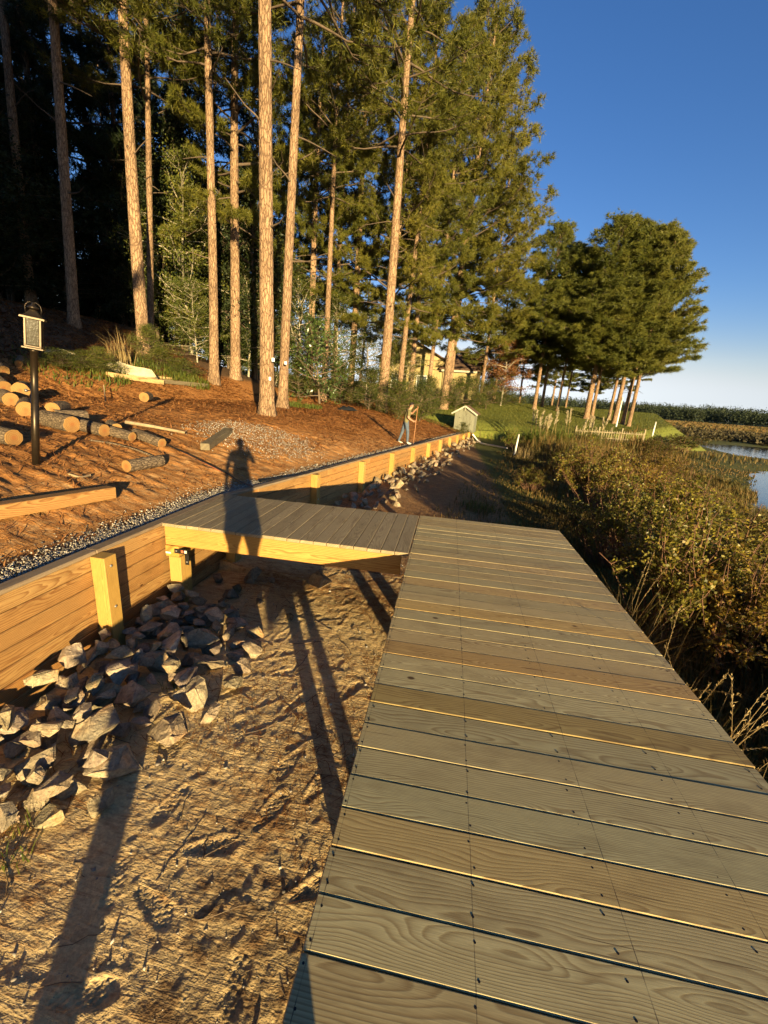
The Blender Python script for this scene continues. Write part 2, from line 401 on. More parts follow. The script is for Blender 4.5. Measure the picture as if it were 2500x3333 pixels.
for k in range(150):      # boot prints pressed into the damp sand
    fx = frng.uniform(-2.2, -0.15); fy = frng.uniform(0.9, 5.6); a = frng.normal(0.5, 0.55) + (math.pi if frng.random() < .5 else 0)
    if any((fx - b_) ** 2 + (fy - c_) ** 2 < .058 for b_, c_ in prints): continue
    prints.append((fx, fy)); ca_, sa_ = math.cos(a), math.sin(a)
    sel = (np.abs(Xs - fx) < 0.25) & (np.abs(Ys - fy) < 0.25)
    lx = (Xs[sel] - fx) * ca_ - (Ys[sel] - fy) * sa_; ly = (Xs[sel] - fx) * sa_ + (Ys[sel] - fy) * ca_
    wd = 0.047 - 0.010 * np.sin(ly / 0.14 * 2.2)
    q = (np.abs(lx / wd) ** 2.6 + np.abs(ly / 0.145) ** 2.6) ** (1 / 2.6)
    tread = 0.0042 * np.clip(2.2 * np.sin((lx + ly) * 165) * np.sin((lx - ly) * 165), -1, 1)
    Zs[sel] += -0.0045 * (1 - sstep(0.75, 1.05, q)) + 0.75 * tread * (q < 0.9) + 0.0035 * np.exp(-((q - 1.2) / 0.2) ** 2)
distw = np.clip(Xs - xe(Ys), 0, None)
gm = sstep(2.2, 4.5, distw + 2.2 * (fbm(Xs * .6, Ys * .6, 3) - .5)) * sstep(5.0, 7.5, Ys + 0.0 * Xs)
gm = np.maximum(gm, sstep(1.0, 2.2, Xs))
far = sstep(70, 110, np.hypot(Xs, Ys))
lit = 0.30 * sstep(0.1, 0.75, (1 - np.abs(Xs + .6) / 0.9)) * (1 - sstep(1.3, 2.3, Ys)) * (Ys > 0) + 0.25 * fbm(Xs * 1.1 + 5, Ys * 1.1, 3)
msk = np.stack([0.30 + 0.55 * fbm(Xs * .8, Ys * .8 + 4, 3) * (1 - far) + 0.25 * (Ys > 5.5) - .1, gm * (0.55 + 0.45 * fbm(Xs * .4, Ys * .4)), np.maximum(lit, 0.55 * gm) * (1 - .6 * far)], -1)
shore = obj('shore', grid_mesh('shore', Xs, Ys, Zs, msk, M['shore'])); tag(shore, kind='structure')

# water
m, nt = newmat('lake_water'); g = NT(nt); co = g.coords()
wv = g.noise(g.mapping(co, (1.0, 2.6, 1)), 1.6, 4.0, 0.6); wv2 = g.noise(co, 0.12, 2.0)
g.out(g.principled((0.02, 0.03, 0.035), 0.06, g.bump(g.math('ADD', wv, g.math('MULTIPLY', wv2, 0.8)), 0.18, 0.05), spec=0.5)); M['water'] = m
xs2 = np.concatenate([[5], axis((6, 40, 2)), np.geomspace(40, 260, 14)]); ys2 = np.concatenate([axis((-60, 60, 4)), np.geomspace(60, 120, 8)])
Y2, X2 = np.meshgrid(ys2, xs2, indexing='ij'); i = np.arange(X2.size).reshape(X2.shape)
lake = obj('lake', mesh('lake', np.stack([X2, Y2, np.full_like(X2, -1.60)], -1).reshape(-1, 3), np.stack([i[:-1, :-1], i[:-1, 1:], i[1:, 1:], i[1:, :-1]], -1).reshape(-1, 4), mats=[M['water']]))
tag(lake, kind='structure')

# ------------------------------------------------------------------ wood materials
SCR_X = [-0.222, 0.236, 0.648, 1.067, 1.490]
DX0, DX1 = -0.243, 1.542
DCX = (DX0 + DX1) / 2
M['deck'] = wood_mat('treated_decking', (0.54, 0.43, 0.205), (0.25, 0.16, 0.062), rings=80, rvar=110, contrast=0.72, lines=[a - DCX for a in (-0.222, 0.236, 0.70, 1.12, 1.50)], stain=0.45)
M['walk'] = wood_mat('treated_walkway', (0.38, 0.315, 0.185), (0.20, 0.145, 0.08), rings=70, contrast=0.8, stain=0.5)
M['plank'] = wood_mat('wall_lumber', (0.44, 0.245, 0.08), (0.235, 0.10, 0.027), rings=75, contrast=0.9, stain=0.55)
M['cap'] = wood_mat('cap_lumber', (0.30, 0.22, 0.13), (0.20, 0.13, 0.07), rings=75, contrast=0.6, stain=0.6)
M['post'] = wood_mat('yellow_post', (0.50, 0.315, 0.085), (0.33, 0.165, 0.035), rings=85, contrast=0.9, stain=0.3)
M['fascia'] = wood_mat('yellow_beam', (0.50, 0.29, 0.072), (0.32, 0.135, 0.025), rings=60, contrast=0.9, stain=0.4)
M['old_timber'] = wood_mat('weathered_timber', (0.20, 0.16, 0.09), (0.10, 0.075, 0.045), rings=60, contrast=0.8, stain=0.9)
M['steel'] = plain_mat('galvanised_steel', (0.42, 0.41, 0.38), 0.4, 0.9, 0.2, 30)
M['blackmetal'] = plain_mat('black_bracket', (0.018, 0.017, 0.016), 0.45, 0.3, 0.3, 40)
M['white'] = plain_mat('white_plastic', (0.72, 0.70, 0.64), 0.45, 0, 0.08, 8)
M['bark_end'] = None

# ------------------------------------------------------------------ dock
dock = thing('dock', 'grey-green plank dock running away from the viewer above the sand', 'dock', (DCX, 0, 0))
PITCH = 0.1425
n0 = -27
drng = np.random.default_rng(21)
special = {5: (0.98, 0.80, 0.60), 9: (1.18, 1.0, 0.72), 2: (0.74, 0.68, 0.5), -3: (0.95, 0.9, 0.78), 12: (1.1, 0.95, 0.8)}
for i in range(n0, 27):
    y = 1.456 + PITCH * (i + 0.5)
    b = drng.uniform(0.86, 1.12); wv = drng.normal(0, 0.045)
    col = special.get(i, (b * (1 + wv), b, b * (1 - 0.8 * wv)))
    plank('deck_board', DX1 - DX0 + (drng.normal(0, .002)), 0.1390, 0.036, M['deck'], dock, (drng.normal(0, 0.0015), y, -0.018 + drng.normal(0, 0.0007)), (drng.normal(0, .002), drng.normal(0, .0004), drng.normal(0, 0.0006)), 0.0038, col)
for sx in (DX0 + 0.035, 0.236, 0.648, 1.067, DX1 - 0.035):
    plank('joist', 7.6, 0.038, 0.140, M['fascia'], dock, (sx - DCX, 1.44, -0.036 - 0.071), (0, 0, math.pi / 2), 0.003)
plank('end_joist', DX1 - DX0 - 0.115, 0.038, 0.140, M['fascia'], dock, (0, 5.262, -0.107), (0, 0, 0), 0.003)
for px, py, pq in ((-0.12, -1.42, .13), (-0.12, 1.35, .095), (-0.12, 4.15, .13), (1.42, -1.2, .095), (1.42, 0.62, .13), (1.42, 4.15, .13)):
    plank('pile', 1.9, pq, pq, M['post'], dock, (px - DCX, py, -0.18 - 0.95 - 0.002), (0, math.pi / 2, 0), 0.006)
# screw heads, two to a board on each joist: far too many and too small to pick apart
parts = []
for i in range(-9, 27):
    for sx in SCR_X:
        for dy in (0.026, -0.026 + PITCH):
            jx, jy = drng.normal(0, 0.004), drng.normal(0, 0.004)
            parts.append(lathe([(0.0036, -0.002), (0.0042, 0.0004), (0.002, 0.0006)], 6, (sx - DCX + jx, 1.456 + PITCH * i + dy + jy, 0.0002)))
v, f = join(parts); o = obj('screws', mesh('screws', v, f, mats=[M['blackmetal']]), dock); tag(o, kind='stuff')

# ------------------------------------------------------------------ walkway to the wall
WX0, WX1, WY0, WY1 = -2.955, -0.252, 3.862, 5.275
walk = thing('walkway', 'short plank walkway joining the dock to the timber retaining wall', 'walkway', ((WX0 + WX1) / 2, (WY0 + WY1) / 2, 0))
WCX, WCY = (WX0 + WX1) / 2, (WY0 + WY1) / 2
nb = 19; pw = (WX1 - WX0) / nb
for i in range(nb):
    b = drng.uniform(0.85, 1.1)
    plank('deck_board', WY1 - WY0 + drng.normal(0, .004), pw - 0.006, 0.036, M['walk'], walk, (WX0 + pw * (i + .5) - WCX, drng.normal(0, .002), -0.018 + drng.normal(0, .0008)), (0, 0, math.pi / 2 + drng.normal(0, .0008)), 0.004, (b * 1.02, b * 0.97, b * 0.92))
for nm, yy in (('front_beam', WY0 + 0.035), ('joist', WCY), ('back_beam', WY1 - 0.035)):
    plank(nm, WX1 - WX0 - 0.09, 0.040, 0.215, M['fascia'], walk, (-0.03, yy - WCY, -0.0375 - 0.1075), (0, 0, 0), 0.004)
for yy in (WY0 + 0.11, WY1 - 0.11):
    p_ = plank('support_post', 1.1, 0.19, 0.14, M['post'], walk, (-2.845 - WCX, yy - WCY, -0.388 - 0.55), (0, math.pi / 2, 0), 0.005)
plank('ledger_beam', WY1 - WY0 - 0.02, 0.16, 0.125, M['fascia'], walk, (-2.865 - WCX, 0, -0.255 - 0.066), (0, 0, math.pi / 2), 0.004, (0.95, 0.98, 0.85))
bx = -2.785 - WCX; by = WY0 + 0.015 - WCY
v, f = join([cbox(0.16, 0.006, 0.055, 0.001, (bx + 0.03, by - 0.006, -0.31)), cbox(0.045, 0.006, 0.16, 0.001, (bx + 0.075, by - 0.0065 + 0.03, -0.395))])
br = obj('post_bracket', mesh('post_bracket', v, f, mats=[M['blackmetal']]), walk)
for qx, qz in ((bx - 0.025, -0.31), (bx + 0.075, -0.44)):
    v, f = lathe([(0.011, 0), (0.010, 0.006), (0.004, 0.008)], 10); o = obj('bolt', mesh('bolt', v, f, mats=[M['steel']]), br, (qx, by - 0.009 + (0.03 if qz < -.4 else 0), qz), (math.pi / 2, 0, 0))
for qx, c in ((bx + 0.045, (0.5, 0.12, 0.05)), (bx + 0.085, (0.7, 0.65, 0.5))):
    v, f = cbox(0.028, 0.001, 0.03, 0.0003); obj('sticker', mesh('sticker', v, f, mats=[plain_mat('sticker_print', c, .5, 0, .25, 90)]), br, (qx, by - 0.010, -0.31))
v, f = cbox(0.06, 0.001, 0.02, 0.0003); obj('grade_label', mesh('grade_label', v, f, mats=[M['white']]), walk, (-2.90 - WCX, by + 0.007 - 0.016 - .012, -0.335))

# ------------------------------------------------------------------ retaining wall
wall = thing('retaining_wall', 'long yellow-brown timber retaining wall with square posts and grey cap', 'retaining wall', (-2.97, 5.2, 0))
wth = math.atan(0.181)          # heading of the far stretch
def wall_pt(s):                  # s metres along the wall from the bend (negative = near stretch)
    if s < 0: return np.array([-2.97, 5.2 + s]), math.pi / 2, 0.0
    return np.array([-2.97 + s * math.sin(wth), 5.2 + s * math.cos(wth)]), math.pi / 2 - wth, float(-0.02 * max(0, s * math.cos(wth) - 0.8))
def wall_piece(nm, s0, s1, z, W, T, off, mat, color=(1, 1, 1), c=0.007):
    p0, a, z0 = wall_pt(s0 + 1e-6); p1, a1, z1 = wall_pt(s1 - 1e-6)
    L = math.hypot(p1[0] - p0[0], p1[1] - p0[1]); mid = (p0 + p1) / 2; pit = math.atan2(z1 - z0, L)
    nrm = np.array([math.sin(a), -math.cos(a)])
    q = mid + nrm * off
    # long axis X along wall, width Y vertical, thickness Z towards the water
    o = plank(nm, L - 0.003, W, T, mat, wall, (q[0] + 2.97, q[1] - 5.2, z + (z0 + z1) / 2), (0, 0, 0), c, color)
    ex = Vector((math.cos(a) * math.cos(pit), math.sin(a) * math.cos(pit), math.sin(pit))); ez = Vector((nrm[0], nrm[1], 0)); ey = ez.cross(ex)
    o.rotation_euler = Matrix((ex, ey, ez)).transposed().to_euler()
    return o
wrng = np.random.default_rng(5)
S_END = 26.7 / math.cos(wth)
for row in range(7):
    zc = -0.036 - 0.07 - row * 0.1405
    s = -9.0 - (row % 2) * 1.3
    breaks = [s]
    while s < S_END:
        s += 4.88 if s < -5 else 2.44
        breaks.append(s)
    breaks = sorted(set([max(-9.0, b) for b in breaks if b < S_END] + [0.0, S_END]))
    if row % 2 == 0: breaks = [b for b in breaks if not (-4.9 < b < -0.1)]
    else: breaks = [b for b in breaks if b not in breaks[1:-1:2] or b == 0.0 or b < 0]
    breaks = sorted(set(breaks + [0.0]))
    for a, b in zip(breaks[:-1], breaks[1:]):
        if b - a < 0.15: continue
        t = wrng.uniform(0.82, 1.14); wv = wrng.normal(0, .05)
        wall_piece('wall_board', a, b, zc, 0.1345, 0.04, -0.021 + wrng.normal(0, .0012), M['plank'], (t * (1 + wv), t, t * (1 - wv)))
for a, b in ((-9, -4.6), (-4.6, -2.2), (-2.2, 0), (0, 4.88), (4.88, 9.76), (9.76, 14.64), (14.64, 19.5), (19.5, 24.4), (24.4, S_END)):
    t = wrng.uniform(0.85, 1.15)
    wall_piece('wall_cap', a, b, -0.018, 0.036, 0.115, -0.045, M['cap'], (t, t, t))
post_s = [-6.95, -4.6, -2.2] + [(7.67 - 5.2) / math.cos(wth) + 2.44 * k for k in range(10)]
for ps in post_s:
    p0, a, z0 = wall_pt(ps); nrm = np.array([math.sin(a), -math.cos(a)]); q = p0 + nrm * 0.072
    t = wrng.uniform(0.88, 1.1)
    po = plank('wall_post', 1.35, 0.138, 0.138, M['post'], wall, (q[0] + 2.97, q[1] - 5.2, z0 - 0.038 - 0.675), (0, math.pi / 2, 0), 0.005, (t, t, t * wrng.uniform(.85, 1.1)))
    po.rotation_euler = (Matrix.Rotation(a - math.pi / 2, 3, 'Z') @ Matrix.Rotation(math.pi / 2, 3, 'Y')).to_euler()
    for zz in (-0.13, -0.53):
        v, f = lathe([(0.014, 0), (0.013, 0.004), (0.007, 0.009), (0.002, 0.010)], 10)
        if 'bolt' not in M: M['bolt'] = mesh('bolt', v, f, mats=[M['steel']])
        bp = q + nrm * 0.069
        bo = obj('bolt', M['bolt'], po, (bp[0] + 2.97, bp[1] - 5.2, z0 + zz)); bo.matrix_parent_inverse = Matrix.LocRotScale(po.location, po.rotation_euler, None).inverted(); bo.rotation_euler = Vector((nrm[0], nrm[1], 0)).to_track_quat('Z', 'Y').to_euler()
# ------------------------------------------------------------------ rocks
m, nt = newmat('riprap_stone'); g = NT(nt); co = g.coords(); oi = nt.nodes.new('ShaderNodeObjectInfo')
cov = g.n('ShaderNodeVectorMath', _operation='ADD', i0=co, i1=g.n('ShaderNodeCombineXYZ', X=g.math('MULTIPLY', oi.outputs['Random'], 40.0)).outputs[0]).outputs[0]
a1 = g.noise(cov, 2.2, 5.0, 0.65); a2 = g.noise(cov, 14.0, 4.0, 0.7); a3 = g.noise(g.mapping(cov, (3, 3, 22)), 1.0, 3.0)
c = g.ramp(a1, [(0.3, (0.15, 0.115, 0.078)), (0.5, (0.31, 0.25, 0.165)), (0.72, (0.42, 0.35, 0.235))])
rust = g.ramp(g.noise(cov, 1.1, 3.0), [(0.55, 0.0), (0.68, 0.75)])
c = g.mix(rust, c, (0.36, 0.19, 0.075))
c = g.mix(1.0, c, g.ramp(a2, [(0.3, 0.62), (0.7, 1.25)]), 'MULTIPLY')
c = g.mix(1.0, c, oi.outputs['Color'], 'MULTIPLY')
g.out(g.principled(c, 0.85, g.bump(g.math('ADD', a2, g.math('MULTIPLY', a3, 0.7)), 0.7, 0.03), spec=0.25)); M['rock'] = m
def rock_mesh(seed, flat=0.62):
    r = np.random.default_rng(seed)
    p = r.normal(0, 1, (12, 3)); p /= np.linalg.norm(p, axis=1)[:, None]; p *= r.uniform(0.8, 1.05, (12, 1))
    p *= np.array([1.0, r.uniform(0.62, 0.9), flat * r.uniform(0.6, 1.12)]) * 0.5
    bm = bmesh.new()
    for q in p: bm.verts.new(q)
    bmesh.ops.convex_hull(bm, input=bm.verts)
    bmesh.ops.delete(bm, geom=[v for v in bm.verts if not v.link_faces], context='VERTS')
    bmesh.ops.dissolve_limit(bm, angle_limit=math.radians(14), verts=bm.verts, edges=bm.edges)
    bmesh.ops.bevel(bm, geom=list(bm.edges), offset=0.009, segments=1, profile=0.6, affect='EDGES')
    bmesh.ops.triangulate(bm, faces=bm.faces); bmesh.ops.subdivide_edges(bm, edges=[e for e in bm.edges if e.calc_length() > .16], cuts=1, use_grid_fill=True)
    for q in bm.verts: q.co += Vector(r.normal(0, .011, 3))
    me = bpy.data.meshes.new('rock'); bm.to_mesh(me); bm.free(); me.materials.append(M['rock']); return me
ROCKS = [rock_mesh(100 + i) for i in range(12)]
rr = np.random.default_rng(77)
def put_rock(x, y, z, s, label, group, tint=1.0, tilt=0.5):
    o = obj('rock', ROCKS[rr.integers(len(ROCKS))], None, (x, y, z), (rr.normal(0, tilt), rr.normal(0, tilt), rr.uniform(0, 6.28)), (s * rr.uniform(.85, 1.2), s * rr.uniform(.85, 1.2), s * rr.uniform(.85, 1.2)))
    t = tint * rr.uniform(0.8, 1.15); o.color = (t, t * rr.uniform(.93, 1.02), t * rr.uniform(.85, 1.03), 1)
    tag(o, label, 'rock', group); return o
placed = []
def try_place(x, y, s, k=0.42):
    for a, b, c_ in placed:
        if (a - x) ** 2 + (b - y) ** 2 < (k * (c_ + s)) ** 2: return False
    placed.append((x, y, s)); return True
for lay, (kx, dz, nmax, smin, smax) in enumerate(((1.0, 0.0, 80, .20, .46), (.74, .14, 56, .18, .40), (.42, .26, 30, .17, .30))):
    placed = []; n = 0
    for _ in range(5000):
        if n >= nmax: break
        y = rr.uniform(1.2, 3.95); w_ = np.interp(y, [1.2, 1.6, 2.2, 3.0, 3.6, 3.95], [.7, 1.0, 1.25, 1.25, 1.15, .7]) * kx
        dx = rr.random() * w_; x = -2.95 + .12 + dx; s = smin + (smax - smin) * rr.random() ** 1.5
        if 2.75 < y < 3.25 and x < -2.62: s = min(s, .22)
        if not try_place(x, y, s, .37): continue
        n += 1; zone = 'near the frame edge' if y < 1.8 else ('below the long wall boards' if y < 2.55 else ('around the square wall post' if y < 3.3 else 'by the walkway support post'))
        where = ('on the outer edge of the heap ' if dx > .72 * w_ else 'low in the heap ') if lay == 0 else ('on top of the heap ' if lay == 2 else 'in the middle of the heap ')
        lab = ('big' if s > .36 else ('small' if s < .25 else 'medium')) + ' angular tan rock ' + where + zone
        put_rock(x, y, -1.03 + .22 * s + dz * (1 - .45 * dx / w_), s, lab, lab.replace(' rock ', ' rocks '), 1.15, .38)
for u, v, s in ((545, 1247, .30), (516, 1272, .22), (500, 1285, .2), (625, 1335, .2), (585, 1255, .16), (470, 1250, .2), (560, 1300, .15), (420, 1345, .26), (395, 1290, .2), (455, 1322, .22), (480, 1300, .16)):
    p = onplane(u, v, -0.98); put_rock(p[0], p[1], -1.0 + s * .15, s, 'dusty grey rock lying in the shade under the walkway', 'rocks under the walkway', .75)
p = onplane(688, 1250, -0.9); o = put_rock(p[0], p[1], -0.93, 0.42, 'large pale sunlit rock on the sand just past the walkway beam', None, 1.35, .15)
n = 0; placed = []
for _ in range(6000):
    if n >= 175: break
    s_ = rr.uniform(0.9, 25.5) if rr.random() < .45 else rr.uniform(0.9, 12); w_ = np.interp(s_, [0, 3, 10, 26], [.6, 1.15, 1.0, .8])
    off = 0.15 + rr.beta(1.1, 1.6) * w_
    p0, a, z0 = wall_pt(s_); q = p0 + np.array([math.sin(a), -math.cos(a)]) * off
    s = rr.uniform(0.16, 0.38)
    if not try_place(q[0], q[1], s, 0.34): continue
    n += 1; zb = float(z_low(q[0], q[1])) + 0.24 * math.exp(-off / .5)
    kpost = int(max(0, (s_ - 1.3) // 2.44)); ordn = ['first', 'second', 'third', 'fourth', 'fifth', 'sixth', 'seventh', 'eighth', 'ninth', 'tenth', 'last'][min(kpost, 10)]
    lab = ('big' if s > .29 else 'small') + ' rough tan rock ' + ('against the boards' if off < .45 else 'on the sand side') + ' at the ' + ordn + ' far wall post'
    put_rock(q[0], q[1], zb, s, lab, lab.replace(' rock ', ' rocks '))

# ------------------------------------------------------------------ gravel behind the wall and the patch by the big pine
m, nt = newmat('gravel_chip'); g = NT(nt); ge = nt.nodes.new('ShaderNodeNewGeometry')
c = g.ramp(ge.outputs['Random Per Island'], [(0, (0.08, 0.07, 0.06)), (.3, (.20, .17, .135)), (.7, (.36, .31, .24)), (1, (.55, .49, .39))])
g.out(g.principled(c, 0.8, spec=.3)); M['gravel'] = m
_oct = np.array([[1, 0, 0], [-1, 0, 0], [0, 1, 0], [0, -1, 0], [0, 0, 1], [0, 0, -1]], float)
_of = np.array([[0, 2, 4], [2, 1, 4], [1, 3, 4], [3, 0, 4], [2, 0, 5], [1, 2, 5], [3, 1, 5], [0, 3, 5]])
def chips(P, S, seed):
    r = np.random.default_rng(seed); n = len(P)
    v = _oct[None] * r.uniform(.45, 1.0, (n, 6, 1)) * S[:, None, None] * r.uniform(.6, 1.2, (n, 1, 3))
    q = r.normal(0, 1, (n, 4)); q /= np.linalg.norm(q, axis=1)[:, None]; w, x, y, z = q.T
    Rm = np.stack([1 - 2 * (y * y + z * z), 2 * (x * y - z * w), 2 * (x * z + y * w), 2 * (x * y + z * w), 1 - 2 * (x * x + z * z), 2 * (y * z - x * w), 2 * (x * z - y * w), 2 * (y * z + x * w), 1 - 2 * (x * x + y * y)], -1).reshape(n, 3, 3)
    v = np.einsum('nij,nkj->nki', Rm, v) + P[:, None]
    f = (_of[None] + 6 * np.arange(n)[:, None, None]).reshape(-1, 3)
    return v.reshape(-1, 3), f
gr = np.random.default_rng(9); P = []; S = []
nn = 15000
ya = np.concatenate([gr.uniform(0.5, 6.5, 8500), gr.uniform(6.5, 31, nn - 8500)]); dd_ = 0.13 + np.abs(gr.normal(0, 1, nn)) * (0.15 + .07 * fbm(ya * 1.2, ya * 0))
xa = xe(ya) - dd_; za = z_up(xa, ya) + 0.006; P = np.stack([xa, ya, za], -1); S = gr.uniform(.009, .02, nn) * np.where(ya > 8, 1.3, 1)
v, f = chips(P, S, 1); o = obj('gravel_strip', mesh('gravel_strip', v, f, mats=[M['gravel']])); tag(o, 'strip of pale crushed gravel along the back of the wall cap', 'gravel', kind='stuff')
c0 = hit(560, 948); n2 = 3600
rad = np.sqrt(gr.random(n2)); th = gr.uniform(0, 6.28, n2)
P = np.stack([c0[0] + rad * np.cos(th) * 1.35 + gr.normal(0, .2, n2), c0[1] + rad * np.sin(th) * 1.5 + gr.normal(0, .25, n2)], -1)
P = np.concatenate([P, (z_up(P[:, 0], P[:, 1]) + 0.035 + 0.03 * (1 - rad))[:, None]], 1)
v, f = chips(P, gr.uniform(.008, .02, n2), 2); o = obj('gravel_patch', mesh('gravel_patch', v, f, mats=[M['gravel']])); tag(o, 'patch of pale gravel on the straw in front of the big pine', 'gravel', kind='stuff')

# ------------------------------------------------------------------ logs
def bark_mat(name, dark, light, sc=(9, 9, 2.6), bump=0.9, dist=0.03):
    m, nt = newmat(name); g = NT(nt); co = g.coords(); oi = nt.nodes.new('ShaderNodeObjectInfo')
    off = g.n('ShaderNodeCombineXYZ', X=g.math('MULTIPLY', oi.outputs['Random'], 50.0), Z=g.math('MULTIPLY', oi.outputs['Random'], 31.0)).outputs[0]
    co = g.n('ShaderNodeVectorMath', _operation='ADD', i0=co, i1=off).outputs[0]
    wv = g.n('ShaderNodeVectorMath', _operation='ADD', i0=g.mapping(co, sc), i1=g.n('ShaderNodeVectorMath', _operation='SCALE', i0=g.n('ShaderNodeTexNoise', Vector=co, Scale=7.0, Detail=2.0).outputs['Color'], Scale=0.9).outputs[0]).outputs[0]
    vo = g.n('ShaderNodeTexVoronoi', _feature='DISTANCE_TO_EDGE', Vector=wv, Scale=1.0).outputs['Distance']
    pl = g.ramp(vo, [(0.0, 0.0), (0.07, 0.55), (0.25, 1.0)])
    nz = g.noise(co, 24.0, 4.0, 0.7); nb_ = g.noise(co, 0.9, 3.0)
    c = g.mix(pl, dark, light)
    c = g.mix(1.0, c, g.ramp(nz, [(0.25, 0.6), (0.75, 1.35)]), 'MULTIPLY')
    c = g.mix(1.0, c, g.ramp(nb_, [(0.3, 0.75), (0.7, 1.2)]), 'MULTIPLY')
    c = g.mix(1.0, c, oi.outputs['Color'], 'MULTIPLY')
    g.out(g.principled(c, 0.9, g.bump(g.math('ADD', g.math('MULTIPLY', pl, 0.8), g.math('MULTIPLY', nz, 0.4)), bump, dist), spec=.15)); return m
M['bark'] = bark_mat('pine_bark', (0.12, 0.072, 0.042), (0.34, 0.22, 0.128), (13, 13, 3.6))
M['logbark'] = bark_mat('log_bark', (0.07, 0.05, 0.034), (0.19, 0.14, 0.09), (30, 30, 12), .9, .015)
m, nt = newmat('log_end'); g = NT(nt); oi = nt.nodes.new('ShaderNodeObjectInfo'); co = g.coords()
sp = g.n('ShaderNodeSeparateXYZ', Vector=co).outputs
r2 = g.math('SQRT', g.math('ADD', g.math('MULTIPLY', sp[0], sp[0]), g.math('MULTIPLY', sp[1], sp[1])))
nz = g.noise(co, 9.0, 3.0)
fr = g.math('FRACT', g.math('ADD', g.math('MULTIPLY', r2, 42.0), g.math('MULTIPLY', nz, 1.5)))
c = g.mix(g.ramp(fr, [(0, 0.0), (.7, .5), (.95, 1.0), (1, 0.0)]), (0.34, 0.195, 0.066), (0.20, 0.095, 0.028))
c = g.mix(g.ramp(r2, [(0.012, .8), (0.06, 0.0)]), c, (0.27, 0.095, 0.03))
c = g.mix(g.ramp(g.noise(co, 4.0, 4.0), [(0.5, 0), (.66, .8)]), c, (0.22, .11, .04))
g.out(g.principled(c, .8, g.bump(fr, .2, .002), spec=.2)); M['log_end'] = m
def log(u, v, dpx, L, heading, label, group=None, lift=0.0):
    """u, v: middle of the cut face seen, dpx: its width in photograph pixels; heading: way the log runs from that face"""
    best = hit(u, v); diam = .3
    for t in np.arange(3, 40, .02):       # the face centre stands half a diameter above the ground below it
        p = atdist(u, v, t); diam = dpx * t / FPX * .74
        if p[2] - float(z_up(p[0], p[1])) - 0.01 < diam * .5: best = p; break
    p = best; r_ = diam / 2; L *= .85
    th = thing('log', label, 'log', (p[0], p[1], p[2] + lift), 0, group)
    d = Vector((math.cos(heading), math.sin(heading), 0)); slope = float(z_up(p[0] + d.x * L, p[1] + d.y * L) - z_up(p[0], p[1])) / L; d.z = slope; d.normalize()
    th.rotation_euler = d.to_track_quat('Z', 'Y').to_euler()
    lr = np.random.default_rng(int(u * 7 + v)); nseg, nr_ = 18, 7; V = []; F = []
    wob = 1 + lr.normal(0, .025, nseg)
    for i in range(nr_):
        for k in range(nseg):
            a = 2 * math.pi * k / nseg; rr_ = r_ * wob[k] * (1 + lr.normal(0, .012)) * (1.0 if i not in (0, nr_ - 1) else .985)
            V.append((rr_ * math.cos(a), rr_ * math.sin(a), L * i / (nr_ - 1)))
    for i in range(nr_ - 1):
        for k in range(nseg): F.append((i * nseg + k, i * nseg + (k + 1) % nseg, (i + 1) * nseg + (k + 1) % nseg, (i + 1) * nseg + k))
    obj('bark', mesh('bark', V, F, True, [M['logbark']]), th)
    for z, nm in ((-0.004, 'cut_face'), (L + .004, 'cut_face')):
        Vd = [(r_ * .95 * wob[k] * math.cos(2 * math.pi * k / nseg), r_ * .95 * wob[k] * math.sin(2 * math.pi * k / nseg), z) for k in range(nseg)] + [(r_ * .985 * wob[k] * math.cos(2 * math.pi * k / nseg), r_ * .985 * wob[k] * math.sin(2 * math.pi * k / nseg), z + (.006 if z < 0 else -.006)) for k in range(nseg)]
        obj(nm, mesh(nm, Vd, [tuple(range(nseg))] + [(k, (k + 1) % nseg, nseg + (k + 1) % nseg, nseg + k) for k in range(nseg)], mats=[M['log_end']]), th)
    return th
log(273, 1007, 46, .72, 1.42, 'short pine log lying alone nearest the walkway')
log(311, 858, 36, .45, 1.9, 'lone log seen end-on, far up the straw near the garden timbers')
log(30, 946, 56, 1.3, 3.05, 'log at the frame edge beyond the lamp post foot, cut end towards the lamp')
log(156, 917, 57, .9, 2.9, 'thick log with reddish heart in the middle of the row')
log(226, 930, 46, .95, 3.0, 'log whose cut end catches the lamp post shadow')
log(286, 944, 37, .72, 3.05, 'log with dark fungus patch on its cut end in the row')
log(350, 958, 39, .75, 2.95, 'end log of the row beside the thin pole')
log(117, 899, 44, .6, 1.1, 'log turned edge-on, lying before another behind the row')
log(113, 884, 46, .6, 2.0, 'log half hidden behind the edge-on one')
log(56, 885, 52, .9, 2.4, 'wide log right behind the lamp post')
log(24, 864, 45, .9, 2.6, 'log tucked under the split one, past the lamp post')
log(45, 849, 50, .7, 2.3, 'log with rounded upper half lit, topmost of the lamp post heap', lift=.06)
log(8, 838, 46, .9, 2.8, 'dim log at the frame edge under the shade line')
log(7, 802, 36, 1.0, 2.8, 'shaded log on the bank beyond the lamp post')
log(41, 785, 22, .6, 2.3, 'small shaded log end farthest up the bank')
log(252, 926, 38, .5, 2.5, 'log squeezed between two row logs, only its top edge lit')

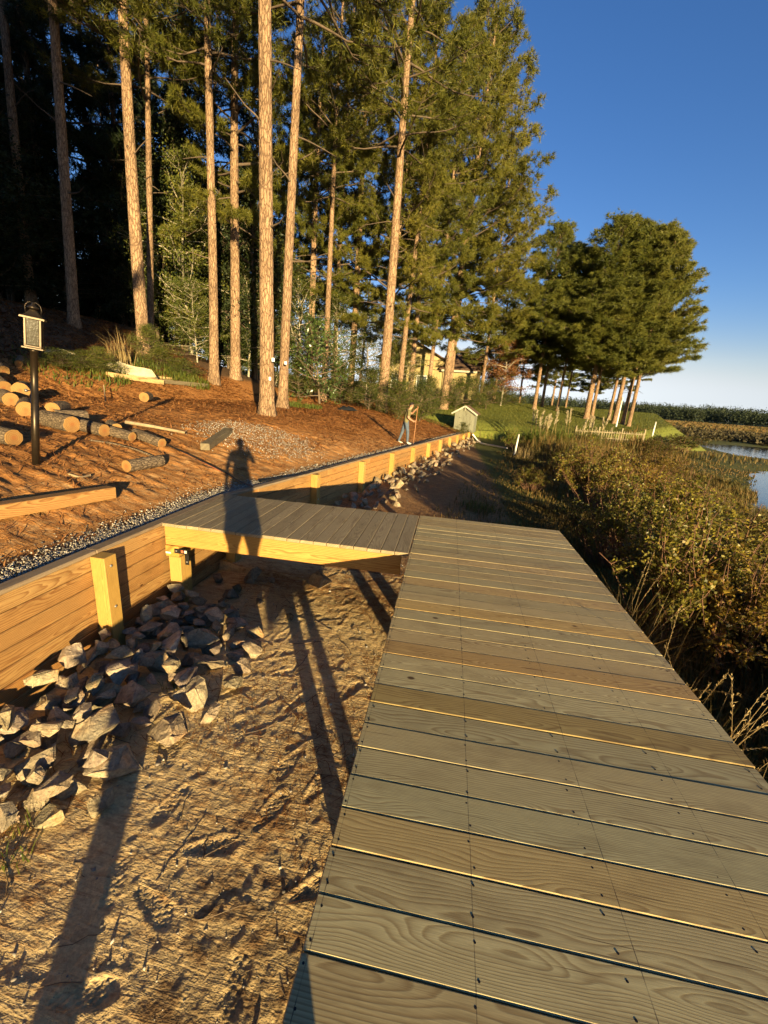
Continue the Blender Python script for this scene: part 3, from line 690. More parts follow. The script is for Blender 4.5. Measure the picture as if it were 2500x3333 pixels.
# ------------------------------------------------------------------ timbers, pole, hose, slabs
def timber(name, u0, v0, u1, v1, W, T, mat, label, cat, lift=0.0, roll=0.0):
    a = hit(u0, v0); b = hit(u1, v1); a[2] += T / 2 + lift + 0.02; b[2] += T / 2 + lift + 0.02
    L = float(np.linalg.norm(b - a)); mid = (a + b) / 2
    d = Vector(b - a).normalized(); side = Vector((0, 0, 1)).cross(d).normalized(); up = d.cross(side)
    v, f = cbox(L, W, T, 0.006); o = obj(name, mesh(name, v, f, mats=[mat]), None, mid); o.rotation_euler = (Matrix((d, side, up)).transposed() @ Matrix.Rotation(roll, 3, 'X')).to_euler()
    return tag(o, label, cat)
timber('timber', -95, 1140, 243, 1078, .15, .14, M['plank'], 'new yellow timber lying on the sand behind the wall', 'timber')
timber('timber', 443, 975, 494, 938, .17, .13, M['old_timber'], 'short weathered grey-brown timber beside the gravel patch', 'timber')
timber('timber', 232, 815, 352, 832, .17, .16, M['old_timber'], 'pale split edging timber under the curved stone slab', 'timber').color = (3.2, 2.6, 2.0, 1)
timber('timber', 340, 828, 447, 838, .15, .15, M['old_timber'], 'dark mossy edging timber ending near the pair of pines', 'timber')
timber('timber', 330, 817, 370, 822, .13, .09, M['old_timber'], 'small pale block behind the edging timbers', 'timber').color = (3.5, 2.8, 2.1, 1)
def rod(name, pts, r, mat, label, cat, n=7):
    v, f = tube(pts, r, n); o = obj(name, mesh(name, v, f, True, [mat])); return tag(o, label, cat)
M['pale_stick'] = plain_mat('barkless_stick', (0.30, 0.22, 0.125), .8, 0, .3, 20, .3)
M['hose'] = plain_mat('black_hose', (0.012, 0.012, 0.012), .45, 0, .2, 20)
M['hosered'] = plain_mat('red_hose', (0.30, 0.10, 0.05), .5, 0, .2, 20)
def ground_path(uv, lift=0.03, k=8):
    P = np.array([hit(a, b) for a, b in uv]); t = np.linspace(0, len(P) - 1, k * len(P)); Q = np.stack([np.interp(t, range(len(P)), P[:, i]) for i in range(3)], -1)
    for _ in range(3): Q[1:-1] = (Q[:-2] + Q[1:-1] * 2 + Q[2:]) / 4
    Q[:, 2] = z_up(Q[:, 0], Q[:, 1]) + lift; return Q
rod('pole', [hit(272, 925) + np.array([0, 0, .12]), hit(330, 932) + np.array([0, 0, .10]), hit(400, 942) + np.array([0, 0, .07])], [.035, .034, .028], M['pale_stick'], 'thin barkless pole lying behind the row of logs', 'pole')
rod('hose', ground_path([(352, 965), (400, 985), (450, 1010), (500, 1035), (545, 1060)], .06), .011, M['hose'], 'black hose snaking over the sand onto the walkway corner', 'hose')
rod('hose', ground_path([(365, 968), (430, 1000), (480, 1026)], .05), .008, M['hosered'], 'faded red cord running beside the black hose', 'cord')
rod('hose', ground_path([(560, 1045), (650, 1030), (760, 1004), (860, 972), (935, 948)], .035), .012, M['hose'], 'dark drain hose lying behind the far wall cap', 'hose')
rod('root', ground_path([(195, 955), (245, 962), (300, 977), (355, 1000)], .03), .016, M['logbark'], 'dark root lying across the sand between lamp and logs', 'root')
rod('stick', ground_path([(150, 1098 - 70), (175, 1035), (195, 1030)], .02), .014, M['pale_stick'], 'short pale stick on the sand near the new timber', 'stick')
rod('stick', [hit(228, 868), hit(226, 850) + np.array([0, 0, .25])], [.02, .012], M['pale_stick'], 'upright broken stick in the straw past the lamp post', 'stick')
# limestone slab and small stone
m, nt = newmat('limestone'); g = NT(nt); co = g.coords(); nz = g.noise(co, 6.0, 5.0, .65)
g.out(g.principled(g.ramp(nz, [(.3, (.36, .30, .18)), (.6, (.50, .43, .28)), (.8, (.33, .26, .14))]), .9, g.bump(nz, .6, .03), spec=.15)); M['limestone'] = m
def slab(u, v, label, prof, th, scale, rz):
    p = hit(u, v); n_ = len(prof); V = [(a, -th / 2, b) for a, b in prof] + [(a, th / 2, b) for a, b in prof]
    F = [tuple(range(n_)), tuple(reversed(range(n_, 2 * n_)))] + [(k, (k + 1) % n_, n_ + (k + 1) % n_, n_ + k) for k in range(n_)]
    bm = bmesh.new(); bv = [bm.verts.new(q) for q in V]
    for q in F: bm.faces.new([bv[k] for k in q])
    bmesh.ops.bevel(bm, geom=list(bm.edges), offset=.03, segments=2, affect='EDGES'); bmesh.ops.triangulate(bm, faces=bm.faces)
    for q in bm.verts: q.co += Vector(rr.normal(0, .006, 3))
    me = bpy.data.meshes.new('stone_slab'); bm.to_mesh(me); bm.free(); me.materials.append(M['limestone'])
    return tag(obj('stone_slab', me, None, (p[0], p[1], p[2] + .02), (-.35, .1, rz), scale), label, 'stone')
slab(288, 816, 'curved white stone slab resting on the garden edging', [(-.6, .10), (-.44, .40), (-.2, .30), (.05, .26), (.3, .27), (.46, .32), (.66, .10), (.25, .0), (-.1, .0)], .22, 1.2, .35)
slab(243, 806, 'small white stone at the end of the curved slab', [(-.2, 0), (-.24, .2), (-.12, .36), (.1, .33), (.22, .2), (.15, 0)], .25, .95, .2)
slab(135, 776, 'pale stone lying in the shaded weeds beyond the lamp', [(-.5, 0), (-.45, .15), (0, .25), (.5, .16), (.55, 0)], .3, 1.1, .2)

# ------------------------------------------------------------------ lamp post
lb = hit(77, 1003)
LH = 1.0
def lamp_z(u, v):
    d = ray(u, v); t = math.hypot(lb[0], lb[1]) / math.hypot(d[0], d[1]); return CAM_H + d[2] * t - lb[2]
M['bronze'] = plain_mat('bronze_lamp_metal', (0.05, 0.037, 0.024), .38, .75, .25, 18, .05)
m, nt = newmat('seeded_glass'); g = NT(nt); nz = g.noise(g.coords(), 45.0, 3.0)
pr = g.principled((.10, .085, .05), .15, g.bump(nz, .25, .004), spec=.5); tr = g.n('ShaderNodeBsdfTransparent', Color=(.45, .41, .30, 1)).outputs[0]
g.out(g.n('ShaderNodeMixShader', i0=.35, i1=tr, i2=pr).outputs[0]); M['glass'] = m
lamp = thing('lamp_post', 'bronze lamp post with square glass lantern standing on the sand among logs', 'lamp post', (lb[0], lb[1], lb[2] - .03), math.radians(-8))
zb_, zt_ = lamp_z(68, 747), lamp_z(66, 686)     # lantern floor, eave
zt_ += .02; ztop = lamp_z(66, 664)
lamp.rotation_euler = (math.radians(2.5), math.radians(6.6), math.radians(40))
v, f = lathe([(.041, 0), (.041, zb_ * .6), (.038, zb_ * .601), (.038, zb_ - .03), (.046, zb_ - .028), (.046, zb_ + .0)], 16); obj('pole', mesh('pole', v, f, True, [M['bronze']]), lamp)
v, f = lathe([(.006, 0), (.006, .04), (.018, .045), (.018, .06), (.008, .07)], 10); obj('photocell', mesh('photocell', v, f, True, [M['steel']]), lamp, (-.04, -.03, zb_ * .66), (math.pi / 2, 0, -.6))
W2 = .078; hl = zt_ - zb_
v, f = join([cbox(2 * W2 + .05, 2 * W2 + .05, .022, .004, (0, 0, zb_ + .011)), cbox(2 * W2 + .01, 2 * W2 + .01, .02, .004, (0, 0, zb_ + .032))]); lant = obj('lantern_base', mesh('lantern_base', v, f, mats=[M['bronze']]), lamp)
for sx in (-1, 1):
    for sy in (-1, 1):
        v, f = cbox(.022, .022, hl - .04, .003, (sx * (W2 - .008), sy * (W2 - .008), zb_ + .04 + (hl - .04) / 2)); obj('corner_bar', mesh('corner_bar', v, f, mats=[M['bronze']]), lamp)
for k in range(4):
    v, f = cbox(2 * W2 - .045, .004, hl - .05, .001, (0, -(W2 - .008), zb_ + .045 + (hl - .05) / 2)); o = obj('pane', mesh('pane', v, f, mats=[M['glass']]), lamp, rot=(0, 0, k * math.pi / 2))
def frus(z0, a0, z1, a1): return np.array([(-a0, -a0, z0), (a0, -a0, z0), (a0, a0, z0), (-a0, a0, z0), (-a1, -a1, z1), (a1, -a1, z1), (a1, a1, z1), (-a1, a1, z1)]), [(0, 1, 5, 4), (1, 2, 6, 5), (2, 3, 7, 6), (3, 0, 4, 7), (4, 5, 6, 7), (3, 2, 1, 0)]
rh = (ztop - zt_)
v, f = join([frus(zt_, W2 + .035, zt_ + .018, W2 + .035), frus(zt_ + .0185, W2 + .02, zt_ + .05, W2 - .015), frus(zt_ + .0505, W2 - .015, zt_ + .10, .03)]); obj('lantern_roof', mesh('lantern_roof', v, f, mats=[M['bronze']]), lamp)
v, f = lathe([(.03, 0), (.034, .03), (.055, .034), (.05, .05), (.02, .065), (.012, .09), (.004, .1)], 12, (0, 0, zt_ + .086)); obj('finial', mesh('finial', v, f, True, [M['bronze']]), lamp)
hp = [(-.07, 0, zt_ + .05), (-.075, 0, zt_ + .12)] + [(-.075 * math.cos(t), 0, zt_ + .12 + .07 * math.sin(t)) for t in np.linspace(.25, math.pi - .25, 9)] + [(.075, 0, zt_ + .12), (.07, 0, zt_ + .05)]
v, f = tube(hp, .0035, 6); obj('handle', mesh('handle', v, f, True, [M['bronze']]), lamp)
M['bulb'] = plain_mat('frosted_bulb', (.75, .70, .55), .25, 0, .05, 4)
for bx_ in (-.04, .04):
    v, f = lathe([(.010, 0), (.010, .07), (.016, .085), (.020, .11), (.012, .145), (.002, .165)], 10, (bx_, 0, zb_ + .05)); obj('bulb', mesh('bulb', v, f, True, [M['bulb']]), lamp)

# ------------------------------------------------------------------ people
def body(name, J, E, root, matfn, mats, label=None, levels=2):
    names = list(J); me = bpy.data.meshes.new(name); ix = {n_: i for i, n_ in enumerate(names)}
    me.from_pydata([J[n_][0] for n_ in names], [(ix[a], ix[b]) for a, b in E], []); o = bpy.data.objects.new(name, me); COL.objects.link(o)
    o.modifiers.new('skin', 'SKIN'); sv = me.skin_vertices[0].data
    for n_ in names:
        r_ = J[n_][1]; sv[ix[n_]].radius = r_ if hasattr(r_, '__len__') else (r_, r_); sv[ix[n_]].use_root = (n_ == root)
    s = o.modifiers.new('sub', 'SUBSURF'); s.levels = levels; s.render_levels = levels
    dg = bpy.context.evaluated_depsgraph_get(); out = bpy.data.meshes.new_from_object(o.evaluated_get(dg)); bpy.data.objects.remove(o); bpy.data.meshes.remove(me)
    out.materials.clear()
    for m_ in mats: out.materials.append(m_)
    for p in out.polygons: p.material_index = matfn(p.center); p.use_smooth = True
    out.name = name; return out
skin = plain_mat('skin', (.42, .22, .13), .55, 0, .1, 12); shirt = plain_mat('olive_shirt', (.15, .13, .055), .85, 0, .2, 9, .4); jeans = plain_mat('blue_jeans', (.075, .10, .135), .85, 0, .3, 14, .3)
shoe = plain_mat('pale_shoe', (.55, .50, .38), .7, 0, .15, 10); hair = plain_mat('dark_hair', (.018, .012, .009), .6, 0, .3, 30)
def hand(J, E, wrist, pos, dirv, side, pre, curl):
    """palm and five fingers closing along curl"""
    d = Vector(dirv).normalized(); s = Vector(side).normalized(); c_ = Vector(curl).normalized(); P0 = Vector(pos)
    J[pre + 'palm'] = (tuple(P0 + d * .05), (.034, .018)); E.append((wrist, pre + 'palm'))
    J[pre + 'kn'] = (tuple(P0 + d * .085), (.036, .016)); E.append((pre + 'palm', pre + 'kn'))
    for i, (o_, l_) in enumerate(((-.03, .055), (-.01, .066), (.011, .062), (.03, .048))):
        a = P0 + d * .09 + s * o_; b = a + d * .03 + c_ * .012; e = b + c_ * l_ * .55 + d * .008
        for nm, q, pr_ in (('a', a, pre + 'kn'), ('b', b, pre + str(i) + 'a'), ('c', e, pre + str(i) + 'b')):
            J[pre + str(i) + nm] = (tuple(q), .0095); E.append((pr_, pre + str(i) + nm))
    a = P0 + d * .035 + s * -.045; b = a + d * .03 + c_ * .02
    J[pre + 'ta'] = (tuple(a), .011); E.append((pre + 'palm', pre + 'ta')); J[pre + 'tb'] = (tuple(b), .010); E.append((pre + 'ta', pre + 'tb'))
# man working with a rake behind the far wall: faces +X (local), stands on local z = 0
J = dict(pel=((0, 0, .92), (.15, .135)), wst=((.02, 0, 1.06), (.145, .125)), chest=((.07, 0, 1.28), (.165, .135)), nk=((.12, 0, 1.46), .065), hd0=((.165, 0, 1.53), .07), hd1=((.19, 0, 1.61), (.088, .078)), hd2=((.185, 0, 1.68), (.07, .068)),
         hl=((-.02, .09, .88), .10), kl=((-.11, .11, .50), .072), al=((-.24, .12, .10), .05), tl=((-.13, .13, .045), (.05, .035)), ttl=((-.05, .13, .035), (.042, .028)),
         hr=((.02, -.09, .88), .10), kr=((.10, -.10, .50), .072), ar=((.11, -.10, .10), .05), tr=((.21, -.11, .045), (.05, .035)), ttr=((.29, -.11, .035), (.042, .028)),
         sl=((.09, .19, 1.40), .068), el=((.26, .27, 1.27), .047), wl=((.37, .10, 1.45), .032), sr=((.07, -.19, 1.40), .072), er=((.04, -.28, 1.12), .050), wr=((.27, -.13, 1.0), .034))
E = [('pel', 'wst'), ('wst', 'chest'), ('chest', 'nk'), ('nk', 'hd0'), ('hd0', 'hd1'), ('hd1', 'hd2'), ('pel', 'hl'), ('hl', 'kl'), ('kl', 'al'), ('al', 'tl'), ('tl', 'ttl'), ('pel', 'hr'), ('hr', 'kr'), ('kr', 'ar'), ('ar', 'tr'), ('tr', 'ttr'), ('chest', 'sl'), ('sl', 'el'), ('el', 'wl'), ('chest', 'sr'), ('sr', 'er'), ('er', 'wr')]
hand(J, E, 'wl', J['wl'][0], (.6, -.3, .6), (.3, 0, .8), 'L', (.3, -.9, .1)); hand(J, E, 'wr', J['wr'][0], (.9, .3, -.1), (0, 0, 1), 'R', (.3, .9, 0))
def man_mat(c):
    if c.z < .11: return 3
    if c.z < .95 and not (abs(c.y) > .16 and c.z > .9) and not (c.x > .2 and c.z > .3): return 2
    if c.z > 1.47 and c.x > .06 and abs(c.y) < .11 and not c.x > .3: return 0
    if c.x > .16 and c.z < 1.2 and c.y < -.08: return 0
    if c.y < -.2 and c.z < 1.2: return 0
    if c.x > .215 and c.z > 1.2 and c.y > -.05: return 0
    return 1
mp = hit(873, 959); ms = 0.90
man = thing('person', 'man in olive shirt and blue jeans raking behind the far wall', 'person', (mp[0], mp[1], mp[2] - .01), .25); man.scale = (ms, ms, ms)
obj('body', body('body', J, E, 'pel', man_mat, [skin, shirt, jeans, shoe]), man)
bm = bmesh.new(); bmesh.ops.create_icosphere(bm, subdivisions=3, radius=.1)
for q in list(bm.verts):
    q.co += Vector(rr.normal(0, .004, 3))
bmesh.ops.delete(bm, geom=[q for q in bm.verts if q.co.z < -.03 and q.co.x > -.04 or (q.co.x > .055 and q.co.z < .045)], context='VERTS')
me = bpy.data.meshes.new('hair'); bm.to_mesh(me); bm.free(); me.materials.append(hair); obj('hair', me, man, (.178, 0, 1.655), (0, .25, 0), (1.0, .9, .95))
for s_ in (-1, 1):
    v, f = lathe([(.010, 0), (.02, .008), (.012, .016)], 8); obj('ear', mesh('ear', v, f, True, [skin]), man, (.175, s_ * .078, 1.60), (math.pi / 2 * -s_, 0, 0), (1, 1.5, 1))
v, f = join([tube([(.262, 0, 1.62), (.285, 0, 1.58), (.27, 0, 1.575)], [.008, .014, .010], 6), tube([(.262, -.025, 1.545), (.268, 0, 1.545), (.262, .025, 1.545)], .006, 5)]); obj('nose_and_mouth', mesh('nose_and_mouth', v, f, True, [skin]), man)
v, f = join([lathe([(.002, -.008), (.009, 0), (.002, .008)], 8, (.262, s_ * .03, 1.63)) for s_ in (-1, 1)]); obj('eyes', mesh('eyes', v, f, True, [hair]), man)
R0 = Vector((mp[0], mp[1], mp[2])) + Matrix.Rotation(.25, 3, 'Z') @ (Vector((.375, -.10, .0)) * ms); R1 = Vector((mp[0], mp[1], mp[2])) + Matrix.Rotation(.25, 3, 'Z') @ (Vector((.455, .04, 1.62)) * ms)
rake = thing('rake', 'wooden handled rake held upright by the man', 'rake', R0)
v, f = tube([(0, 0, .03), tuple(R1 - R0)], .014, 8); obj('handle', mesh('handle', v, f, True, [plain_mat('rake_handle', (.36, .17, .07), .6)]), rake)
v, f = cbox(.03, .38, .025, .004, (0, 0, .035)); obj('head', mesh('head', v, f, mats=[M['steel']]), rake)
for k in range(10):
    v, f = tube([(0, -.17 + k * .038, .03), (.05, -.17 + k * .038, .0), (.055, -.17 + k * .038, -.03)], .004, 5); obj('tine', mesh('tine', v, f, mats=[M['steel']]), rake)
# the photographer, standing on the dock just behind the lens
ph_sh = plain_mat('grey_shirt', (.2, .2, .22), .9); ph_sk = plain_mat('dark_shorts', (.05, .05, .07), .9)
J = dict(pel=((0, 0, .86), (.16, .13)), wst=((0, 0, 1.0), (.15, .12)), chest=((0, 0, 1.2), (.17, .13)), nk=((0, 0, 1.37), .06), hd0=((0, .01, 1.42), .065), hd1=((0, .02, 1.49), (.08, .09)), hd2=((0, .015, 1.545), (.066, .075)),
         hl=((-.095, 0, .80), .115), kl=((-.10, .01, .52), .105), kl2=((-.10, .0, .42), .062), al=((-.105, -.02, .09), .046), tl=((-.11, .08, .045), (.046, .032)), ttl=((-.115, .15, .035), (.04, .026)),
         hr=((.095, 0, .80), .115), kr=((.11, .01, .52), .105), kr2=((.115, 0, .42), .062), ar=((.12, -.02, .09), .046), tr=((.125, .08, .045), (.046, .032)), ttr=((.13, .15, .035), (.04, .026)),
         sl=((-.18, 0, 1.32), .066), el=((-.25, .02, 1.06), .046), wl=((-.27, .08, .84), .032), sr=((.18, 0, 1.32), .066), er=((.24, .06, 1.12), .046), wr=((.12, .20, 1.30), .032))
E = [('pel', 'wst'), ('wst', 'chest'), ('chest', 'nk'), ('nk', 'hd0'), ('hd0', 'hd1'), ('hd1', 'hd2'), ('pel', 'hl'), ('hl', 'kl'), ('kl', 'kl2'), ('kl2', 'al'), ('al', 'tl'), ('tl', 'ttl'), ('pel', 'hr'), ('hr', 'kr'), ('kr', 'kr2'), ('kr2', 'ar'), ('ar', 'tr'), ('tr', 'ttr'), ('chest', 'sl'), ('sl', 'el'), ('el', 'wl'), ('chest', 'sr'), ('sr', 'er'), ('er', 'wr')]
hand(J, E, 'wl', J['wl'][0], (0, .1, -1), (0, 1, 0), 'L', (.5, .2, -.6)); hand(J, E, 'wr', J['wr'][0], (-.5, .3, .6), (.3, 0, .8), 'R', (-.6, -.3, .4))
pho = thing('person', 'person standing on the dock whose long shadow crosses the walkway', 'person', (.15, -.30, .001), .1)
obj('body', body('body', J, E, 'pel', lambda c: 3 if c.z < .08 else (0 if c.z < .45 or (c.z > 1.34 and abs(c.x) < .12) or (abs(c.x) > .2 and c.z < 1.1) else (2 if c.z < .93 else 1)), [skin, ph_sh, ph_sk, shoe]), pho)
bm = bmesh.new(); bmesh.ops.create_icosphere(bm, subdivisions=2, radius=.098); bmesh.ops.delete(bm, geom=[q for q in bm.verts if q.co.y > .03 and q.co.z < .03], context='VERTS')
me = bpy.data.meshes.new('hair'); bm.to_mesh(me); bm.free(); me.materials.append(hair); obj('hair', me, pho, (0, .0, 1.525))
# ------------------------------------------------------------------ shed at the wall end
M['shedwood'] = wood_mat('grey_shed_board', (.21, .21, .145), (.14, .135, .09), rings=40, contrast=.6, stain=.5)
M['trim'] = plain_mat('pale_trim', (.44, .41, .31), .7, 0, .12, 9)
M['shingle'] = plain_mat('brown_shingle', (.13, .075, .045), .9, 0, .35, 14, .5)
sb = onplane(1003, 931, -.53)
shed = thing('shed', 'small grey board shed with pale gable trim at the wall end', 'shed', (sb[0], sb[1], -.56), math.radians(-12))
sw, sd, sh_ = 1.36, 1.15, 1.36
for k in range(5):
    t = rr.uniform(.9, 1.1); plank('front_board', sh_ + (.22 if k in (1, 2, 3) else .04), sw / 5 - .006, .03, M['shedwood'], shed, (-sw / 2 + sw / 5 * (k + .5), -sd / 2, (sh_ + (.22 if k in (1, 2, 3) else .04)) / 2), (math.pi / 2, -math.pi / 2, 0), .004, (t, t, t))
for s_ in (-1, 1):
    for k in range(4):
        t = rr.uniform(.9, 1.15); plank('side_board', sh_, sd / 4 - .006, .03, M['shedwood'], shed, (s_ * sw / 2, -sd / 2 + .04 + (sd - .04) / 4 * (k + .5), sh_ / 2), (0, -math.pi / 2, 0), .004, (t, t, t))
v, f = cbox(sw - .05, .03, sh_, .003, (0, sd / 2, sh_ / 2)); obj('back_wall', mesh('back_wall', v, f, mats=[M['shedwood']]), shed)
ap = sh_ + .42; ov = .22
for s_ in (-1, 1):
    L = math.hypot(sw / 2 + ov, .42 * (sw / 2 + ov) / (sw / 2)); an = math.atan2(.42, sw / 2)
    plank('roof_panel', L, sd + .3, .03, M['shingle'], shed, (s_ * (sw / 2 + ov) / 2, 0, ap - .42 * (sw / 2 + ov) / sw + .02), (0, s_ * an, 0), .004)
    plank('gable_trim', L, .03, .10, M['trim'], shed, (s_ * (sw / 2 + ov) / 2, -sd / 2 - .17, ap - .42 * (sw / 2 + ov) / sw - .035), (0, s_ * an, 0), .004)
plank('gable_stile', .30, .05, .03, M['trim'], shed, (0, -sd / 2 - .12, ap - .19), (0, math.pi / 2, 0), .003)
v, f = cbox(.10, .02, .025, .003); obj('latch', mesh('latch', v, f, mats=[M['blackmetal']]), shed, (-.33, -sd / 2 - .027, .95))
# white drain pipe beyond the wall end
pp = [onplane(1021, 938, -.55), onplane(1033, 953, -.95), onplane(1040, 958, -.98), onplane(1095, 968, -1.02)]
rod('drain_pipe', pp, .05, M['white'], 'white plastic drain pipe bending onto the sand at the wall end', 'pipe', 10)
# low timber edge past the shed
b0 = hit(1036, 934)
# ------------------------------------------------------------------ house behind the trees
m, nt = newmat('cream_siding'); g = NT(nt); sp = g.n('ShaderNodeSeparateXYZ', Vector=g.coords()).outputs
gv = g.ramp(g.math('FRACT', g.math('MULTIPLY', g.math('ADD', sp[0], sp[1]), 3.3)), [(0, .0), (.06, 1.0), (.94, 1.0), (1, 0.0)])
c = g.mix(1.0, g.mix(gv, (.22, .16, .065), (.37, .29, .135)), g.ramp(g.noise(g.coords(), 1.4, 4.0), [(.3, .85), (.7, 1.1)]), 'MULTIPLY'); g.out(g.principled(c, .8, g.bump(gv, .5, .02), spec=.2)); M['siding'] = m
M['darkglass'] = plain_mat('window_glass', (.10, .12, .13), .08, 0, .1, 2, 0, .6)
def gable(W, Dp, Hh, rise, nm, parent, loc, ridge_y=True):
    """walls with gable ends, ridge along local Y or X, one closed solid"""
    w, d = W / 2, Dp / 2
    if ridge_y:
        V = [(-w, -d, 0), (w, -d, 0), (w, d, 0), (-w, d, 0), (-w, -d, Hh), (w, -d, Hh), (w, d, Hh), (-w, d, Hh), (0, -d, Hh + rise), (0, d, Hh + rise)]
        F = [(0, 1, 5, 8, 4), (1, 2, 6, 5), (2, 3, 7, 9, 6), (3, 0, 4, 7), (4, 8, 9, 7), (5, 6, 9, 8)]
    else:
        V = [(-w, -d, 0), (w, -d, 0), (w, d, 0), (-w, d, 0), (-w, -d, Hh), (w, -d, Hh), (w, d, Hh), (-w, d, Hh), (-w, 0, Hh + rise), (w, 0, Hh + rise)]
        F = [(0, 1, 5, 4), (1, 2, 6, 9, 5), (2, 3, 7, 6), (3, 0, 4, 8, 7), (4, 5, 9, 8), (6, 7, 8, 9)]
    obj(nm, mesh(nm, V, F, mats=[M['siding']]), parent, loc)
    return w, d
def roof(parent, loc, W, Dp, rise, ridge_y, ov=.35):
    w, d = W / 2 + ov, Dp / 2 + ov; k = rise / ((W if ridge_y else Dp) / 2)
    R = bpy.data.objects.new('roof', None); v = None
    for s_ in (-1, 1):
        half = w if ridge_y else d; L = half * math.sqrt(1 + k * k); an = math.atan(k)
        if ridge_y: plank('roof_slope', L, 2 * d, .12, M['shingle'], parent, (loc[0] + s_ * half / 2, loc[1], loc[2] + rise - k * half / 2 + .07), (0, s_ * an, 0), .01)
        else: plank('roof_slope', 2 * w, L, .12, M['shingle'], parent, (loc[0], loc[1] + s_ * half / 2, loc[2] + rise - k * half / 2 + .07), (-s_ * an, 0, 0), .01)
    bpy.data.objects.remove(R)
hp_ = atdist(1000, 806, 52)
house = thing('house', 'cream board-and-batten house with brown roof half hidden by trees', 'house', (hp_[0], hp_[1], 0.9), math.radians(-8))
gable(3.6, 6.5, 4.0, 1.7, 'wing_wall', house, (0, 0, 0), False); roof(house, (0, 0, 4.0), 3.6, 6.5, 1.7, False, .4)
gable(7.5, 5.0, 4.9, 1.9, 'main_wall', house, (-5.6, -.6, 0), True); roof(house, (-5.6, -.6, 4.9), 7.5, 5.0, 1.9, True, .4)
v, f = cbox(3.9, .06, .2, .01, (0, -3.25 - .38, 3.72)); obj('fascia', mesh('fascia', v, f, mats=[M['trim']]), house)
for wx, wz in ((-4.2, 2.3), (-7.2, 2.3)):
    v, f = join([cbox(1.25, .08, .1, .01, (0, 0, .75)), cbox(1.25, .08, .1, .01, (0, 0, -.75)), cbox(.1, .08, 1.4, .01, (-.575, 0, 0)), cbox(.1, .08, 1.4, .01, (.575, 0, 0)), cbox(.05, .06, 1.4, .005, (0, 0, 0))])
    wf = obj('window', mesh('window', v, f, mats=[M['white']]), house, (wx, -.6 - 2.54, wz)); v, f = cbox(1.05, .02, 1.4, .002); obj('pane', mesh('pane', v, f, mats=[M['darkglass']]), wf, (0, .03, 0))
# ------------------------------------------------------------------ low picket fence and stakes below the far pines
M['paleboard'] = plain_mat('pale_picket', (.26, .21, .12), .8, 0, .15, 10)
fa = atdist(1246, 922, 34); fb = atdist(1395, 931, 37)
fl = float(np.hypot(*(fb - fa)[:2])); fence = thing('picket_fence', 'low pale picket fence at the lawn edge under the far pines', 'fence', (fa[0], fa[1], fa[2] - .95), math.atan2(fb[1] - fa[1], fb[0] - fa[0]))
npk = 28
for k in range(npk):
    v, f = cbox(.05, .02, .8, .004); key = 'pk'
    if key not in M: M[key] = mesh('picket', v, f, mats=[M['paleboard']])
    obj('picket', M[key], fence, (fl * (k + .5) / npk, 0, .42 + (fb[2] - fa[2]) * k / npk + rr.normal(0, .015)))
for k in range(4):
    v, f = cbox(.09, .09, 1.1, .006); key = 'fpost'
    if key not in M: M[key] = mesh('fence_post', v, f, mats=[M['paleboard']])
    obj('fence_post', M[key], fence, (fl * k / 3, .06, .5 + (fb[2] - fa[2]) * k / 3))
for zz in (.25, .68): plank('rail', fl, .04, .06, M['paleboard'], fence, (fl / 2, .03, zz + (fb[2] - fa[2]) / 2), (0, -math.asin((fb[2] - fa[2]) / fl), 0), .004)
def stake(u0, v0, u1, v1, dist, r, label):
    a = atdist(u0, v0, dist); b = atdist(u1, v1, dist * 1.0); a[2] -= .8
    rod('stake', [a, (a + b) / 2, b], [r, r, r * .9], M['white'], label, 'stake', 8)
stake(1336, 898, 1345, 858, 36, .06, 'leaning pale pole at the fence beneath the far pines')
stake(1116, 952, 1121, 938, 24, .05, 'short white stake in the marsh grass')
stake(1414, 920, 1417, 911, 40, .06, 'white stake by the dark shrubs at the point')
# hammock in the dark woods
ha, hb = atdist(185, 726, 27), atdist(290, 734, 27)
M['net'] = plain_mat('hammock_net', (.30, .28, .24), .9, 0, .2, 30)
ham = thing('hammock', 'pale string hammock slung between trunks in the dark woods', 'hammock', ((ha + hb) / 2))
cx_ = (ha + hb) / 2; parts = []
for off in np.linspace(-.3, .3, 9):
    parts.append(tube([ha + (hb - ha) * t + np.array([off * math.sin(math.pi * t) * .2, off * math.sin(math.pi * t), -.42 * math.sin(math.pi * t) ** 1.2 - .0 * off]) - cx_ for t in np.linspace(0, 1, 13)], .013, 4))
v, f = join(parts); obj('netting', mesh('netting', v, f, mats=[M['net']]), ham)
for e, s_ in ((ha, -1), (hb, 1)):
    v, f = tube([e - cx_, e - cx_ + np.array([s_ * .5, s_ * -.0, .35])], .012, 5); obj('rope', mesh('rope', v, f, mats=[M['net']]), ham)
# crumpled dark tarp on the straw slope
tp = hit(750, 887); tv = []; n_ = 10
for i in range(n_):
    for j in range(n_):
        a, b = i / (n_ - 1) - .5, j / (n_ - 1) - .5; tv.append((a * 1.0, b * .8, .03 + .17 * (1 - 4 * a * a) * (1 - 4 * b * b) * (.5 + rr.random())))
o = obj('tarp', mesh('tarp', tv, np.array([(i * n_ + j, i * n_ + j + 1, (i + 1) * n_ + j + 1, (i + 1) * n_ + j) for i in range(n_ - 1) for j in range(n_ - 1)]), True, [plain_mat('dark_tarp', (.02, .022, .025), .5)]), None, tp); tag(o, 'crumpled dark tarp on the straw below the pines', 'tarp')
